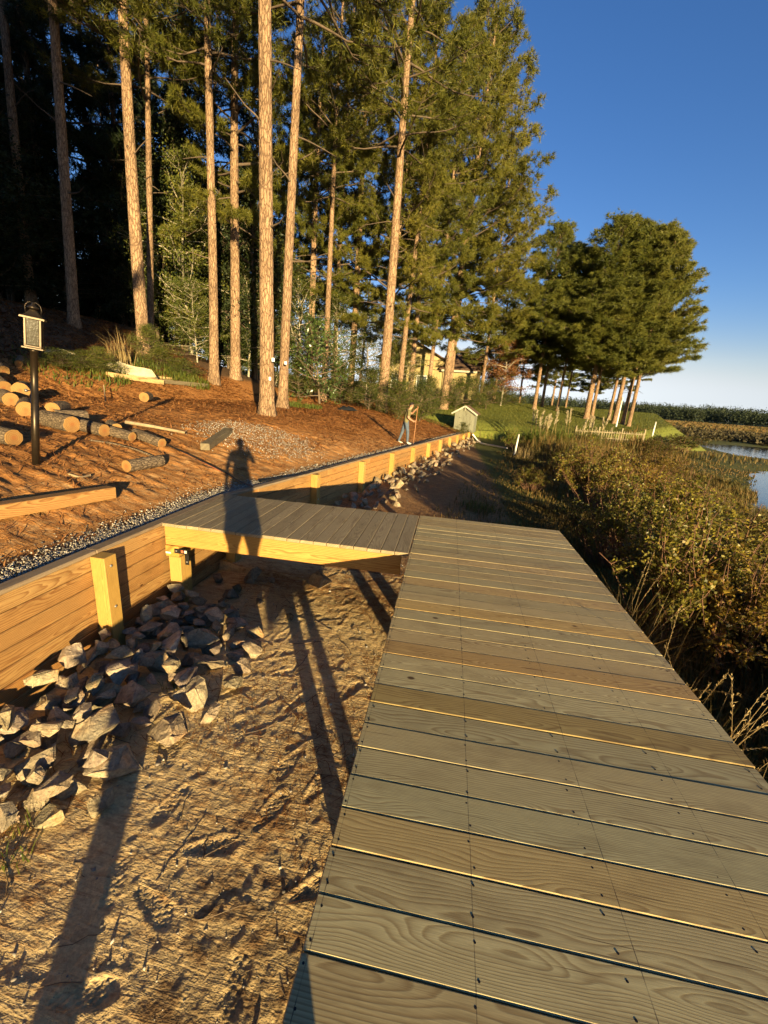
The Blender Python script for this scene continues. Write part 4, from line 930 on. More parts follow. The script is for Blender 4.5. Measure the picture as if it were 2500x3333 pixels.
# ------------------------------------------------------------------ foliage meshes
def unit(a): return a / (np.linalg.norm(a, axis=-1, keepdims=True) + 1e-9)
def needles(C, A, K, L, W, r, cone=0.85):
    """tufts of thin needles: C centres, A axes"""
    n = len(C); dirs = unit(A[:, None] * (1 - cone * .55) + r.normal(0, 1, (n, K, 3)) * cone * .62)
    ln = L * r.uniform(.7, 1.15, (n, K, 1)); side = unit(np.cross(dirs, r.normal(0, 1, (n, K, 3))))
    base = C[:, None] + dirs * .01; tip = base + dirs * ln
    tip[..., 2] -= .12 * ln[..., 0]
    v = np.stack([base - side * W / 2, base + side * W / 2, tip + side * W * .15], 2).reshape(-1, 3)
    return v, np.arange(len(v)).reshape(-1, 3)
def leaves(C, A, L, W, r, up=0.5):
    n = len(C); A = unit(A); nrm = unit(r.normal(0, 1, (n, 3)) + np.array([0, 0, up])); s = unit(np.cross(A, nrm)); nrm = np.cross(s, A)
    l = L * r.uniform(.65, 1.2, (n, 1)); w = W * r.uniform(.7, 1.15, (n, 1))
    v = np.stack([C, C + A * l * .5 + s * w * .5 + nrm * w * .15, C + A * l - nrm * l * .12, C + A * l * .5 - s * w * .5 + nrm * w * .15], 1).reshape(-1, 3)
    return v, np.arange(len(v)).reshape(-1, 4)
def tubes(list_pts, n=5):
    return join([tube(p, r_, n, False) for p, r_ in list_pts])

M['needle'] = leaf_mat('pine_needles', [(.035, .048, .009), (.092, .10, .015), (.155, .145, .02), (.22, .18, .03)], .25, .5, .35)
M['needle_far'] = leaf_mat('far_pine_needles', [(.045, .06, .013), (.10, .112, .02), (.155, .155, .025), (.22, .19, .033)], .22, .5, .3)
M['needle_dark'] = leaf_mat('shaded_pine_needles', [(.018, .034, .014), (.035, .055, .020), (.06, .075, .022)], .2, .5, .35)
M['leaf_wood'] = leaf_mat('hardwood_leaf', [(.03, .05, .012), (.075, .10, .02), (.13, .14, .025), (.22, .19, .03)], .35, .5, .5)
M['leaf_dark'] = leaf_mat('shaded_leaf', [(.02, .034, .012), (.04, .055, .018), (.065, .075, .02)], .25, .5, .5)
M['leaf_magnolia'] = leaf_mat('glossy_shrub_leaf', [(.03, .055, .016), (.06, .095, .022), (.10, .13, .03)], .15, .28, .8, spec=.5)
M['leaf_marsh'] = leaf_mat('marsh_shrub_leaf', [(.04, .04, .010), (.085, .085, .016), (.17, .15, .025), (.28, .235, .035), (.20, .10, .028), (.12, .055, .02)], .35, .45, .7, spec=.35)
M['leaf_red'] = leaf_mat('red_maple_leaf', [(.07, .06, .02), (.17, .07, .03), (.25, .10, .035), (.17, .12, .03)], .35, .5, .6)
M['limb'] = plain_mat('limb_bark', (.10, .07, .045), .9, 0, .35, 8)
M['twig'] = plain_mat('twig', (.13, .09, .055), .85, 0, .3, 10)
M['palebranch'] = plain_mat('pale_branch', (.34, .29, .2), .8, 0, .3, 10)

def trunk_mesh(H, r0, seed, bend=.25):
    r = np.random.default_rng(seed); ns, nr_ = 16, 46; V = []; F = []
    ph = r.uniform(0, 6.28, 4)
    for i in range(nr_):
        t = i / (nr_ - 1); z = H * t
        rad = r0 * ((1 - .78 * t ** 1.15) + .45 * math.exp(-z / .35) + (.0 if t < .98 else -.1)); cx = bend * (math.sin(1.4 * t * 3 + ph[0]) - math.sin(ph[0])) * t; cy = bend * (math.sin(1.1 * t * 3 + ph[1]) - math.sin(ph[1])) * t
        for k in range(ns):
            a = 2 * math.pi * k / ns; q = rad * (1 + .03 * math.sin(3 * a + ph[2] + z * .3) + r.normal(0, .018) + .16 * math.exp(-z / .3) * math.sin(5 * a + ph[3]))
            V.append((cx + q * math.cos(a), cy + q * math.sin(a), z))
    for i in range(nr_ - 1):
        for k in range(ns): F.append((i * ns + k, i * ns + (k + 1) % ns, (i + 1) * ns + (k + 1) % ns, (i + 1) * ns + k))
    axis_ = lambda z: np.array([bend * (math.sin(1.4 * z / H * 3 + ph[0]) - math.sin(ph[0])) * z / H, bend * (math.sin(1.1 * z / H * 3 + ph[1]) - math.sin(ph[1])) * z / H, z])
    return mesh('trunk', V, F, True, [M['bark']]), axis_
def pine(seed, H=22.0, r0=.24, zc=7.0, Rr=4.2, nl=46, K=20, dens=1.0, NL=.26, NW=.017, dead=6, mat='needle', lv=(.5, 1.28)):
    r = np.random.default_rng(seed); tm, ax = trunk_mesh(H, r0, seed); br = []; C = []; A = []
    for i in range(nl):
        t = ((i + r.random()) / nl) ** .92; z = zc + (H - .4 - zc) * t; az = i * 2.4 + r.normal(0, .45)
        L = Rr * ((1 - t) ** .62 * (.55 + .45 * min(1, t / .16)) + .10) * r.uniform(*lv)
        el = math.radians(r.uniform(-8, 18) + 48 * t ** 1.5); o = ax(z); P = [o]; d = np.array([math.cos(az) * math.cos(el), math.sin(az) * math.cos(el), math.sin(el)]); ns = 7; wob = r.normal(0, .10, (ns, 3))
        for k in range(ns):
            d = unit(d + wob[k] + np.array([0, 0, (-.05 if k < 3 else .11)])); P.append(P[-1] + d * L / ns)
        P = np.array(P); br.append((P, np.linspace(.016 + .009 * L, .006, len(P))))
        nsec = max(3, int(2.3 * L))
        for j in range(nsec):
            s = r.uniform(.28, 1.0); b = P[0] + 0; fi = s * ns; i0 = min(int(fi), ns - 1); b = P[i0] + (P[i0 + 1] - P[i0]) * (fi - i0); td = unit(P[i0 + 1] - P[i0])
            sd = unit(np.cross(td, [0, 0, 1])) * (1 if j % 2 else -1); d2 = unit(td * r.uniform(.5, .9) + sd * r.uniform(.4, 1.0) + np.array([0, 0, r.uniform(-.05, .35)])); l2 = (.32 * L * (1.15 - s) + .35) * r.uniform(.7, 1.2)
            Q = np.array([b, b + d2 * l2 * .5 + np.array([0, 0, -.02]), b + d2 * l2 + np.array([0, 0, .06 * l2])]); br.append((Q, np.array([.012, .009, .005])))
            nt_ = max(3, int(l2 * 6.5 * dens))
            for q in range(nt_):
                s2 = r.uniform(.25, 1.0) if q else 1.0; c_ = b + d2 * l2 * s2 + r.normal(0, .11, 3) * np.array([1, 1, .7]); C.append(c_); A.append(unit(d2 + np.array([0, 0, .35]) + r.normal(0, .35, 3)))
        for q in range(int(3 * dens) + 1): C.append(P[-1] + r.normal(0, .12, 3)); A.append(unit(P[-1] - P[-2] + np.array([0, 0, .2])))
    for i in range(dead):
        z = r.uniform(zc * .45, zc * 1.1); az = r.uniform(0, 6.28); L = r.uniform(.3, 1.3); o = ax(z); d = np.array([math.cos(az), math.sin(az), r.uniform(-.1, .25)]); P = [o]
        for k in range(4): d = unit(d + r.normal(0, .16, 3)); P.append(P[-1] + d * L / 4)
        br.append((np.array(P), np.linspace(.03, .008, 5)))
    for q in range(40): C.append(ax(H - .2) + r.normal(0, .28, 3)); A.append(unit(np.array([0, 0, 1.0]) + r.normal(0, .4, 3)))
    C = np.array(C); A = np.array(A); v, f = needles(C, A, K, NL, NW, r); cm = mesh('crown', v, f, mats=[M[mat]])
    v, f = tubes(br, 5); bmh = mesh('branches', v, f, True, [M['limb']])
    return dict(H=H, r0=r0, R=Rr, trunk=tm, branches=bmh, crown=cm)
def broadleaf(seed, H, r0, zc, Rr, nl=34, leaf=(.11, .06), per=46, mat='leaf_wood', bark='palebranch', flat=.75, clump=.30, smooth=True):
    r = np.random.default_rng(seed); ax = lambda z: np.array([.12 * math.sin(z * .6 + seed), .12 * math.sin(z * .5 + 2 * seed), z]); br = [(np.array([ax(z) for z in np.linspace(0, H * .92, 14)]), np.linspace(r0, r0 * .18, 14))]; C = []; A = []
    for i in range(nl):
        t = (i + r.random()) / nl; z = zc + (H - zc) * .93 * t; az = i * 2.4 + r.normal(0, .5); L = Rr * (math.sin(math.pi * min(1, .22 + .78 * t)) ** .7 * .95 + .12) * r.uniform(.7, 1.15); el = math.radians(r.uniform(0, 30) + 30 * t)
        o = ax(z); P = [o]; d = np.array([math.cos(az) * math.cos(el), math.sin(az) * math.cos(el), math.sin(el)])
        for k in range(5): d = unit(d + r.normal(0, .16, 3)); P.append(P[-1] + d * L / 5)
        P = np.array(P); br.append((P, np.linspace(.012 + .012 * L, .006, 6)))
        for j in range(max(4, int(3.2 * L))):
            s = r.uniform(.25, 1); b = P[min(int(s * 5), 5)] + r.normal(0, .05, 3); d2 = unit(r.normal(0, 1, 3) * np.array([1, 1, flat]) + .6 * unit(P[-1] - P[0])); l2 = r.uniform(.35, .8) * (.35 + .22 * L); e = b + d2 * l2
            br.append((np.array([b, e]), np.array([.008, .003])))
            n_ = int(per * r.uniform(.6, 1.3)); s2 = r.uniform(.2, 1.1, (n_, 1)); C.append(b + d2 * l2 * s2 + r.normal(0, clump * l2 + .04, (n_, 3)) * np.array([1, 1, flat])); A.append(unit(d2 * .6 + r.normal(0, .8, (n_, 3)) - np.array([0, 0, .15])))
    v, f = leaves(np.concatenate(C), np.concatenate(A), leaf[0], leaf[1], r); cm = mesh('crown', v, f, mats=[M[mat]])
    v, f = tubes(br[:1], 9); tm = mesh('trunk', v, f, True, [M[bark]]); v, f = tubes(br[1:], 4); bmh = mesh('branches', v, f, True, [M[bark]])
    return dict(H=H, r0=r0, R=Rr, trunk=tm, branches=bmh, crown=cm)
def place(kind, name, label, cat, loc, H=None, diam=None, R=None, rz=0.0, lean=(0, 0), group=None, tint=1.0, crown_mat=None):
    th = thing(name, label, cat, loc, 0, group); th.rotation_euler = (Matrix.Rotation(lean[1], 3, 'Y') @ Matrix.Rotation(lean[0], 3, 'X') @ Matrix.Rotation(rz, 3, 'Z')).to_euler()
    sz = (H or kind['H']) / kind['H']; sr = (diam / 2 if diam else kind['r0'] * sz) / kind['r0']; sc = (R or kind['R'] * sz) / kind['R']
    obj('trunk', kind['trunk'], th, scale=(sr, sr, sz)); tag(obj('branches', kind['branches'], th, scale=(sc, sc, sz)), kind='stuff'); o = obj('crown', kind['crown'], th, scale=(sc, sc, sz))
    t = tint if hasattr(tint, '__len__') else (tint,) * 3; o.color = (*t, 1)
    return th
KP = [pine(201, zc=6.5, Rr=4.6, nl=72, K=24, dens=2.2, NW=.022), pine(202, zc=10.5, Rr=3.9, nl=50, K=21, dens=1.5, NW=.02), pine(203, zc=4.0, Rr=4.8, nl=84, K=24, dens=2.1, NW=.022)]
KF = [pine(211, H=20, zc=6.5, Rr=5.0, nl=92, K=17, dens=1.9, NL=.36, NW=.036, mat='needle_far', r0=.27, lv=(.8, 1.12)), pine(212, H=20, zc=5.5, Rr=5.4, nl=92, K=17, dens=1.8, NL=.36, NW=.036, mat='needle_far', r0=.25, lv=(.8, 1.12))]
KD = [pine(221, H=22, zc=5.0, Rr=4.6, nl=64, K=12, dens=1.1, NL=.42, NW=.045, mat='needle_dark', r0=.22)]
HW = [broadleaf(301, 9.0, .09, .7, 2.7, 46, (.12, .065), 40, 'leaf_wood'), broadleaf(302, 12.0, .14, .8, 4.0, 56, (.17, .10), 34, 'leaf_dark', 'twig')]
SH = [broadleaf(311, 3.2, .05, .25, 1.5, 40, (.15, .062), 15, 'leaf_magnolia', 'twig', 1.0, .18), broadleaf(312, 2.4, .03, .1, 1.4, 30, (.075, .04), 60, 'leaf_wood', 'twig')]
MP = [broadleaf(321, 6.5, .10, 1.2, 3.2, 34, (.13, .10), 30, 'leaf_red', 'palebranch', .45)]

# pines in the yard: (u, v of the foot, trunk width in view units, kind, height, crown radius, lean, label)
YP = [
 (312, 766, 22, 1, 23, 3.6, (0.0, .0), 'pine banded with light and shade behind the curved stone slab'),
 (462, 828, 18, 1, 23, 3.4, (0.0, .045), 'slim pine, first of the sunlit pair left of the thickest pine'),
 (508, 818, 20, 0, 22, 4.2, (.01, .045), 'pine with a broken side limb, second of the sunlit pair'),
 (577, 897, 30, 1, 25, 3.8, (0.0, .0), 'thickest straight sunlit pine trunk standing nearest on the straw'),
 (610, 882, 20, 1, 25, 4.8, (0, .035), 'leaning pine just behind the thickest pine'),
 (668, -30, 16, 0, 20, 3.6, (0, .02), 'thin pine behind the glossy shrub'),
 (755, 866, 15, 1, 27, 5.0, (0, .03), 'slim pine beside the glossy shrub'),
 (823, 888, 22, 1, 27, 6.0, (0, .03), 'stout leaning pine at the thicket edge beyond the tarp'),
 (700, -27, 13, 1, 22, 3.6, (0, .03), 'slim pine between the leaning pine and the glossy shrub'),
 (865, -30, 12, 1, 22, 3.8, (0, .02), 'slim pine close beyond the stout leaning one'),
 (890, -34, 13, 0, 20, 3.8, (0, .0), 'thin pine in front of the house wall'),
 (957, 883, 17, 2, 29, 7.0, (0, .015), 'shaded-foot pine by the small shed'),
]
for u, v, wd, k, H, Rr, ln, lab in YP:
    p = hit(u, v) if v > 0 else atdist(u, 800, -v)
    p[2] = float(z_up(p[0], p[1])); dist = float(np.linalg.norm(p - np.array([0, 0, CAM_H])))
    place(KP[k], 'pine_tree', lab, 'tree', (p[0], p[1], p[2] - .06), H, wd * D / FPX * dist / 1.08, Rr, rng.uniform(0, 6.28), ln, 'pines in the yard')
# extra crowns filling the grove between the yard pines and the house
for u, v, dist, k, H, Rr, lab in ((830, 800, 30, 2, 22, 4.6, 'dark-stemmed pine in the middle of the grove'), (720, 800, 33, 0, 24, 4.6, 'tall pine far back between the leaning ones'), (1045, 800, 46, 2, 22, 5.2, 'pine beyond the house corner with drooping limbs'), (975, 800, 43, 2, 33, 6.8, 'tallest broad pine at the grove edge against the sky'), (930, 780, 37, 0, 26, 5.4, 'tall pine standing close to the house'), (1075, 800, 52, 2, 15, 4.2, 'short pine past the house in front of the sky')):
    p = atdist(u, v, dist); place(KP[k], 'pine_tree', lab, 'tree', (p[0], p[1], float(z_up(p[0], p[1])) - .05), H, .36, Rr, rng.uniform(0, 6.28), (0, .02), 'pines in the yard')
# far grove on the point
FP = [(395, 1215, 18, 22), (437, 1200, 14, 19), (520, 1225, 13, 19), (565, 1206, 9, 16), (675, 1266, 24, 23), (705, 1264, 15, 22), (797, 1272, 14, 21), (825, 1292, 20, 22), (872, 1296, 17, 22), (905, 1306, 17, 21)]
names_ = ['leftmost stout pine of the far grove above the pampas', 'pale-barked slim pine second in the far grove', 'slim pine alone in the far grove gap', 'thin bare-looking pine stem in the far grove gap', 'stoutest pine in the middle of the far grove', 'pine close behind the stoutest far pine', 'pale slim pine among the crowded stems on the point', 'stout leaning pine over the bare mound on the point', 'dark leaning pine, last but one on the point', 'outermost leaning pine on the point nearest the lake']
for i, ((zx, zy, wd, H), lab) in enumerate(zip(FP, names_)):
    u, v = (1500 + zx / 1.659) / D, (600 + zy / 1.659) / D
    p = hit(u, v, up=True); dist = float(np.linalg.norm(p))
    if dist > 62: p = atdist(u, v, 48.0)
    dist = float(np.linalg.norm(p))
    place(KF[i % 2], 'pine_tree', lab, 'tree', (p[0], p[1], p[2] - .15), H * .72 * dist / 44.0, wd / 1.659 / FPX * dist, (4.7 + .5 * (i % 3) - .9 * (i > 7)) * dist / 44, rng.uniform(0, 6.28), (0, .0 + .01 * (i > 5)), 'far pine grove')
# dark woods on the bank
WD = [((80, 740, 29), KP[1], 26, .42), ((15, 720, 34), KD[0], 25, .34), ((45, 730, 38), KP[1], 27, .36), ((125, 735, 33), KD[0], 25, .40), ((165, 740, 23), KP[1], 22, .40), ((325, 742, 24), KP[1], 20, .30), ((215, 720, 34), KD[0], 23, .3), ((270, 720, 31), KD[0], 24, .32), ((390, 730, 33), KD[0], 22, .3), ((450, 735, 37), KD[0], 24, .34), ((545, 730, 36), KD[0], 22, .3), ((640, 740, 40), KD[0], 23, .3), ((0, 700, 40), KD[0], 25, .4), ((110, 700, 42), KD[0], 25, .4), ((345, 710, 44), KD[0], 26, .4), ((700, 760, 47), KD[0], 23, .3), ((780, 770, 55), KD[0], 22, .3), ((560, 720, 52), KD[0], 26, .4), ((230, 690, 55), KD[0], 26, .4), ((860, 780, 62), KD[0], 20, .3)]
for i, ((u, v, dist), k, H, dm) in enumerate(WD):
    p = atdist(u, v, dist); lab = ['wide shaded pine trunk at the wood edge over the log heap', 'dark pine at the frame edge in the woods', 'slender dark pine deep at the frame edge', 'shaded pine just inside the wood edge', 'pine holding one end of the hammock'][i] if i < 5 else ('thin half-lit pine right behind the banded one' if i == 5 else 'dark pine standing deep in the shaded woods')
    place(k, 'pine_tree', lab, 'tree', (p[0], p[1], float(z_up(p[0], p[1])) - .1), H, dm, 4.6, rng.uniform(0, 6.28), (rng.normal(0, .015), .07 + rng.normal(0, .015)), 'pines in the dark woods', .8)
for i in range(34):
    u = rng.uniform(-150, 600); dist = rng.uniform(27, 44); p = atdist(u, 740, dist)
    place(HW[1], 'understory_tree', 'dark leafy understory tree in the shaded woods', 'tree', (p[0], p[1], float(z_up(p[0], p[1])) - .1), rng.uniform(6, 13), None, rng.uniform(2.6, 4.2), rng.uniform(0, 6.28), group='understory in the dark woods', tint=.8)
# lit hardwoods behind the pair of pines and the thicket by the house
for u, v, dist, H, Rr, lab, tn in ((412, 770, 26, 9.5, 2.8, 'bright green hardwood with pale branches left of the sunlit pair', 1.0), (425, 790, 24, 4.0, 1.9, 'yellow-green bush at the foot of the bright hardwood', 1.1), (538, 790, 27, 6.5, 2.1, 'leafy hardwood between the sunlit pair and the thickest pine', .9), (370, 780, 29, 6, 2.2, 'leafy tree beside the banded pine', .7),
    (645, 800, 27, 7.0, 2.6, 'leafy tree behind the leaning pine', .8), (725, 830, 29, 7, 2.6, 'leafy tree overhanging the glossy shrub', .75), (790, 840, 31, 6.5, 2.5, 'leafy tree hiding the house wall', .85), (860, 850, 31, 5.2, 2.2, 'vine-covered tree by the house window', .85), (600, 770, 34, 9, 3.2, 'dark leafy tree closing the gap behind the thickest pine', .6), (680, 770, 39, 8.5, 3.4, 'broad dark tree left of the house', .6)):
    p = atdist(u, v, dist); place(HW[0], 'hardwood_tree', lab, 'tree', (p[0], p[1], float(z_up(p[0], p[1])) - .1), H, None, Rr, rng.uniform(0, 6.28), tint=tn)
p = hit(690, 872); place(SH[0], 'magnolia_shrub', 'big glossy-leaved shrub in front of the thicket', 'shrub', (p[0], p[1], p[2]), 4.6 * np.linalg.norm(p) / 26, None, 2.0 * np.linalg.norm(p) / 26, 1.0)
for i, (u, v, dist, H, Rr, lab) in enumerate(((800, 872, 25, 2.2, 1.3, 'low bush behind the stout leaning pine'), (860, 878, 24, 2.0, 1.3, 'brownish bush right behind the man'), (905, 872, 27, 2.3, 1.4, 'bush between the man and the shed pine'), (930, 850, 34, 2.6, 1.5, 'dark bush under the house wing'), (985, 855, 40, 2.7, 1.9, 'rounded hedge bush under the house corner'), (1020, 856, 42, 2.7, 1.9, 'second hedge bush from the house corner'), (1052, 858, 43, 2.6, 1.6, 'dark round bush at the hedge end'), (1090, 858, 48, 1.8, 2.0, 'low bush by the red maple'), (740, 862, 28, 2.2, 1.4, 'dark bush beside the slim pine'), (640, 850, 25, 2.0, 1.2, 'bush between the leaning pine and the glossy shrub'), (1000, 935, 26, .7, .5, 'small weed tuft by the shed'))):
    p = atdist(u, v, dist); place(SH[1], 'bush', lab, 'shrub', (p[0], p[1], float(z_up(p[0], p[1])) - .05), H, None, Rr, rng.uniform(0, 6.28), tint=.75)
p = atdist(1085, 850, 47); place(MP[0], 'red_maple', 'small maple with reddish leaves beyond the hedge', 'tree', (p[0], p[1], float(z_up(p[0], p[1]))), 6.2, None, 3.2, .5)
p = atdist(1060, 845, 60); place(HW[1], 'hardwood_tree', 'dark airy tree against the sky past the house', 'tree', (p[0], p[1], 1.0), 9.5, None, 3.6, .9)
for i, (u, v, dist) in enumerate(((1120, 880, 62), (1190, 885, 66), (1320, 880, 75), (1265, 885, 80))):
    p = atdist(u, v, dist); place(KF[i % 2], 'pine_tree', 'small dark pine behind the far grove stems', 'tree', (p[0], p[1], .6), 13, .3, 4.0, rng.uniform(0, 6.28), group='background pines on the point', tint=.8)
# trees out of the frame whose shade falls over the woods
for i, (x, y, k, H, Rr) in enumerate([(-3.9, -7.4, 'p', 25, 3.0), (-4.2, -7.0, 'h', 24, 2.3), (-4.6, -6.0, 'h', 25, 2.3), (-3.9, -9.5, 'h', 24, 2.9), (-3.7, -11.5, 'h', 25, 3.2), (-5.4, -4.2, 'h', 24, 2.4), (-7.6, -4.6, 'h', 25, 2.8), (-9.8, -4.4, 'h', 25, 3), (-5.0, -12.5, 'h', 21, 3.6), (-7.2, -11, 'h', 24, 3.8), (-9.5, -11.5, 'h', 24, 3.8), (-11.5, -10.5, 'h', 24, 4), (-13.5, -12, 'h', 24, 4), (-6.2, -13.5, 'h', 25, 4), (-5.6, -9.0, 'h', 17, 3.2), (-6.3, -5.2, 'h', 14, 2.6), (-4.4, -8.0, 'p', 25, 3.0), (-7.4, -7.6, 'p', 25, 3.4), (-5.2, -10.5, 'p', 26, 3.4), (-9.2, -5.2, 'p', 24, 3.4)] + [(-8.2 - 1.7 * j + rng.normal(0, .3), -4.6 - 2.2 * (j % 3), 'h', 22, 3.2) for j in range(11)] + [(-11 - 2.4 * j, -6 - 2 * (j % 2), 'p', 25, 3.8) for j in range(4)]):
    place(KD[0] if k == 'p' else HW[1], 'pine_tree' if k == 'p' else 'understory_tree', 'tree standing beside the viewer whose shade darkens the woods', 'tree', (x, y, .3), H, .4 if k == 'p' else None, Rr, rng.uniform(0, 6.28), group='shade trees beside the viewer')
for u, v, dist, lab in ((590, 777, 14.3, 'small white tag nailed to the thickest pine'), (617, 784, 17.6, 'small white tag nailed to the leaning pine'), (583, 818, 14.3, 'faint pale blaze low on the thickest pine')):
    p = atdist(u, v, dist); v_, f_ = cbox(.09 if 'tag' in lab else .07, .02, .11, .003); o = obj('tree_tag', mesh('tree_tag', v_, f_, mats=[M['white']]), None, p, (0, 0, math.atan2(p[1], p[0]) - math.pi / 2)); tag(o, lab, 'tag')
# ------------------------------------------------------------------ marsh shrubs, grasses, weeds
def shrub_mesh(seed, H, Rr, nst, nlv, leaf, mat):
    """many upright arching stems from one root, leaves along the outer halves"""
    r = np.random.default_rng(seed); st = []; C = []; A = []
    for i in range(nst):
        az = r.uniform(0, 6.28); tl = r.uniform(.05, 1.0); top = np.array([math.cos(az) * Rr * tl, math.sin(az) * Rr * tl, H * (1 - .45 * tl ** 2) * r.uniform(.75, 1.1)]); b = np.array([math.cos(az), math.sin(az), 0]) * Rr * .25 * tl
        mid = (b + top) / 2 + np.array([0, 0, H * .12]) + r.normal(0, .06, 3); t = np.linspace(0, 1, 7)[:, None]; P = b * (1 - t) ** 2 + 2 * mid * t * (1 - t) + top * t * t; P[1:] += r.normal(0, .02, (6, 3)); st.append((P, np.linspace(.011, .003, 7)))
        for j in range(r.integers(4, 8)):
            s = r.uniform(.5, 1); b2 = P[int(s * 6)]; d = unit(r.normal(0, 1, 3) + np.array([0, 0, .5])); l = r.uniform(.2, .5) * H * .35; st.append((np.array([b2, b2 + d * l]), np.array([.005, .002])))
            n_ = int(nlv * r.uniform(.5, 1.4)); tt = r.uniform(.1, 1.05, (n_, 1)); C.append(b2 + d * l * tt + r.normal(0, .03, (n_, 3))); A.append(unit(d * .5 + r.normal(0, .8, (n_, 3))))
    v, f = leaves(np.concatenate(C), np.concatenate(A), leaf[0], leaf[1], r, .3); fm = mesh('foliage', v, f, mats=[M[mat]])
    v, f = tubes(st, 4); return mesh('stems', v, f, True, [M['reed_stem']]), fm
M['reed_stem'] = plain_mat('reddish_stem', (.15, .075, .04), .8, 0, .3, 10)
MS = [shrub_mesh(401 + i, 1.9, 1.25, 50, 25, (.052, .036), 'leaf_marsh') for i in range(3)]
def marsh_shrub(x, y, H, Rr, lab, k=0, tint=(1, 1, 1)):
    z = float(z_low(x, y)); t = thing('marsh_shrub', lab, 'shrub', (x, y, z - .03), rng.uniform(0, 6.28), 'shrubs on the marsh bank'); sc = (Rr / 1.25, Rr / 1.25, H / 1.9)
    obj('stems', MS[k][0], t, scale=sc); o = obj('foliage', MS[k][1], t, scale=sc); o.color = (*tint, 1)
for u, v, dist, H, Rr, k, lab, tn in ((1470, 1225, 6.1, 1.75, 1.15, 0, 'big yellow-green leafy shrub beside the dock end', (1, 1, .9)), (1560, 1180, 6.8, 1.7, 1.4, 1, 'leafy shrub at the frame edge beyond the dock', (1.05, 1, .9)), (1650, 1260, 6.0, 1.5, 1.1, 2, 'reddish-stemmed shrub at the frame edge nearest the dock', (1.1, .9, .8)), (1330, 1150, 8.6, 1.7, 1.2, 1, 'shrub mixed with orange grass past the dock end', (.8, .85, .8)), (1470, 1100, 9.5, 1.9, 1.4, 2, 'shrub standing behind the big one towards the water', (1, 1.02, .85)),
     (1300, 1010, 13.5, 2.0, 1.5, 0, 'pale shrub in the middle of the marsh bank', (.95, 1, .9)), (1400, 1020, 14.5, 1.6, 1.4, 1, 'yellow shrub near the water beyond the middle one', (1.15, .95, .7)), (1250, 975, 18, 1.6, 1.5, 2, 'shrub near the white stake', (.8, .9, .8)), (1350, 955, 24, 1.1, 1.9, 0, 'shrub before the picket fence', (.8, .9, .8)), (1440, 965, 24, 1.3, 1.8, 1, 'low shrub near the far bend of the water', (.9, .8, .7)), (1590, 1060, 11.5, 1.3, 1.2, 0, 'low shrub at the water edge', (1, .9, .7)), (1150, 1040, 14.5, .9, .8, 1, 'small shrub where sand meets the grass', (.7, .8, .6)), (1107, 945, 27, 1.3, .7, 2, 'young green shrub by the shed bank', (.8, 1.15, .7)), (1280, 930, 32, 1.4, 1.6, 0, 'shrub below the pampas plumes', (.7, .9, .7)), (1420, 935, 36, 1.3, 2.4, 1, 'dark shrub band at the point', (.45, .55, .5)), (1480, 930, 44, 1.6, 3.0, 2, 'dark shrubs at the lake bend', (.4, .5, .45))):
    p = atdist(u, v, dist); marsh_shrub(p[0], p[1], H, Rr, lab, k, tn)
for i in range(9):          # the same bank goes on beside the viewer
    marsh_shrub(4.6 + (i % 3) * 1.4 + rng.normal(0, .2), -.6 + (i // 3) * 1.2 + rng.normal(0, .2), (1.0 if i % 3 == 0 else 1.45), 1.2, 'marsh shrub out of the frame beside the dock', i % 3, (.9, .9, .85))

for i, (x, y, H_) in enumerate(((2.7, -.6, 1.0), (3.3, .3, 1.1), (2.9, .75, 1.1), (3.7, 1.0, 1.35), (3.9, -.2, 1.3), (3.5, 1.6, 1.3), (4.2, .6, 1.4), (4.3, 1.7, 1.4), (3.2, 1.15, 1.1), (3.4, -1.2, 1.0), (2.6, 1.35, 1.0))):
    marsh_shrub(x, y, H_, .85, 'marsh shrub out of the frame beside the dock', i % 3, (.9, .9, .85))
M['grass_marsh'] = leaf_mat('marsh_grass_blade', [(.05, .05, .014), (.095, .085, .02), (.16, .105, .03), (.21, .125, .038), (.16, .08, .03)], .3, .6, .16)
M['grass_lawn'] = leaf_mat('lawn_blade', [(.06, .07, .014), (.10, .108, .018), (.15, .135, .026)], .3, .6, .4)
M['grass_weed'] = leaf_mat('weed_blade', [(.05, .075, .015), (.10, .13, .02), (.19, .17, .035)], .35, .5, 1.0)
M['straw'] = leaf_mat('pine_straw', [(.05, .02, .008), (.20, .075, .022), (.38, .16, .05), (.46, .25, .09)], .1, .7, .5)
M['drygrass'] = leaf_mat('dry_grass', [(.20, .13, .05), (.36, .26, .11), (.48, .37, .18)], .3, .6, 1.0)
def blades(P, H, W, r, lean=.35, wind=(0, 0)):
    n = len(P); az = r.uniform(0, 6.28, n); d = np.stack([np.cos(az), np.sin(az), 0 * az], -1); s = np.stack([-np.sin(az), np.cos(az), 0 * az], -1)
    ln = (np.abs(r.normal(0, lean, n)) + .04)[:, None]; H = H[:, None]; W = W[:, None]; up = np.array([0, 0, 1.0]); wd = np.array([wind[0], wind[1], 0])
    m1 = P + up * H * .55 + (d * ln * .3 + wd * .2) * H; tp = P + up * H * (1 - .3 * ln) + (d * ln + wd) * H
    v = np.stack([P - s * W / 2, P + s * W / 2, m1 - s * W * .4, m1 + s * W * .4, tp], 1).reshape(-1, 3); b = 5 * np.arange(n)[:, None]
    f = np.concatenate([b + np.array([[0, 1, 3]]), b + np.array([[0, 3, 2]]), b + np.array([[2, 3, 4]])], 0)
    return v, f
gq = np.random.default_rng(31)
def scatter(n, x0, x1, y0, y1): return gq.uniform(x0, x1, n), gq.uniform(y0, y1, n)
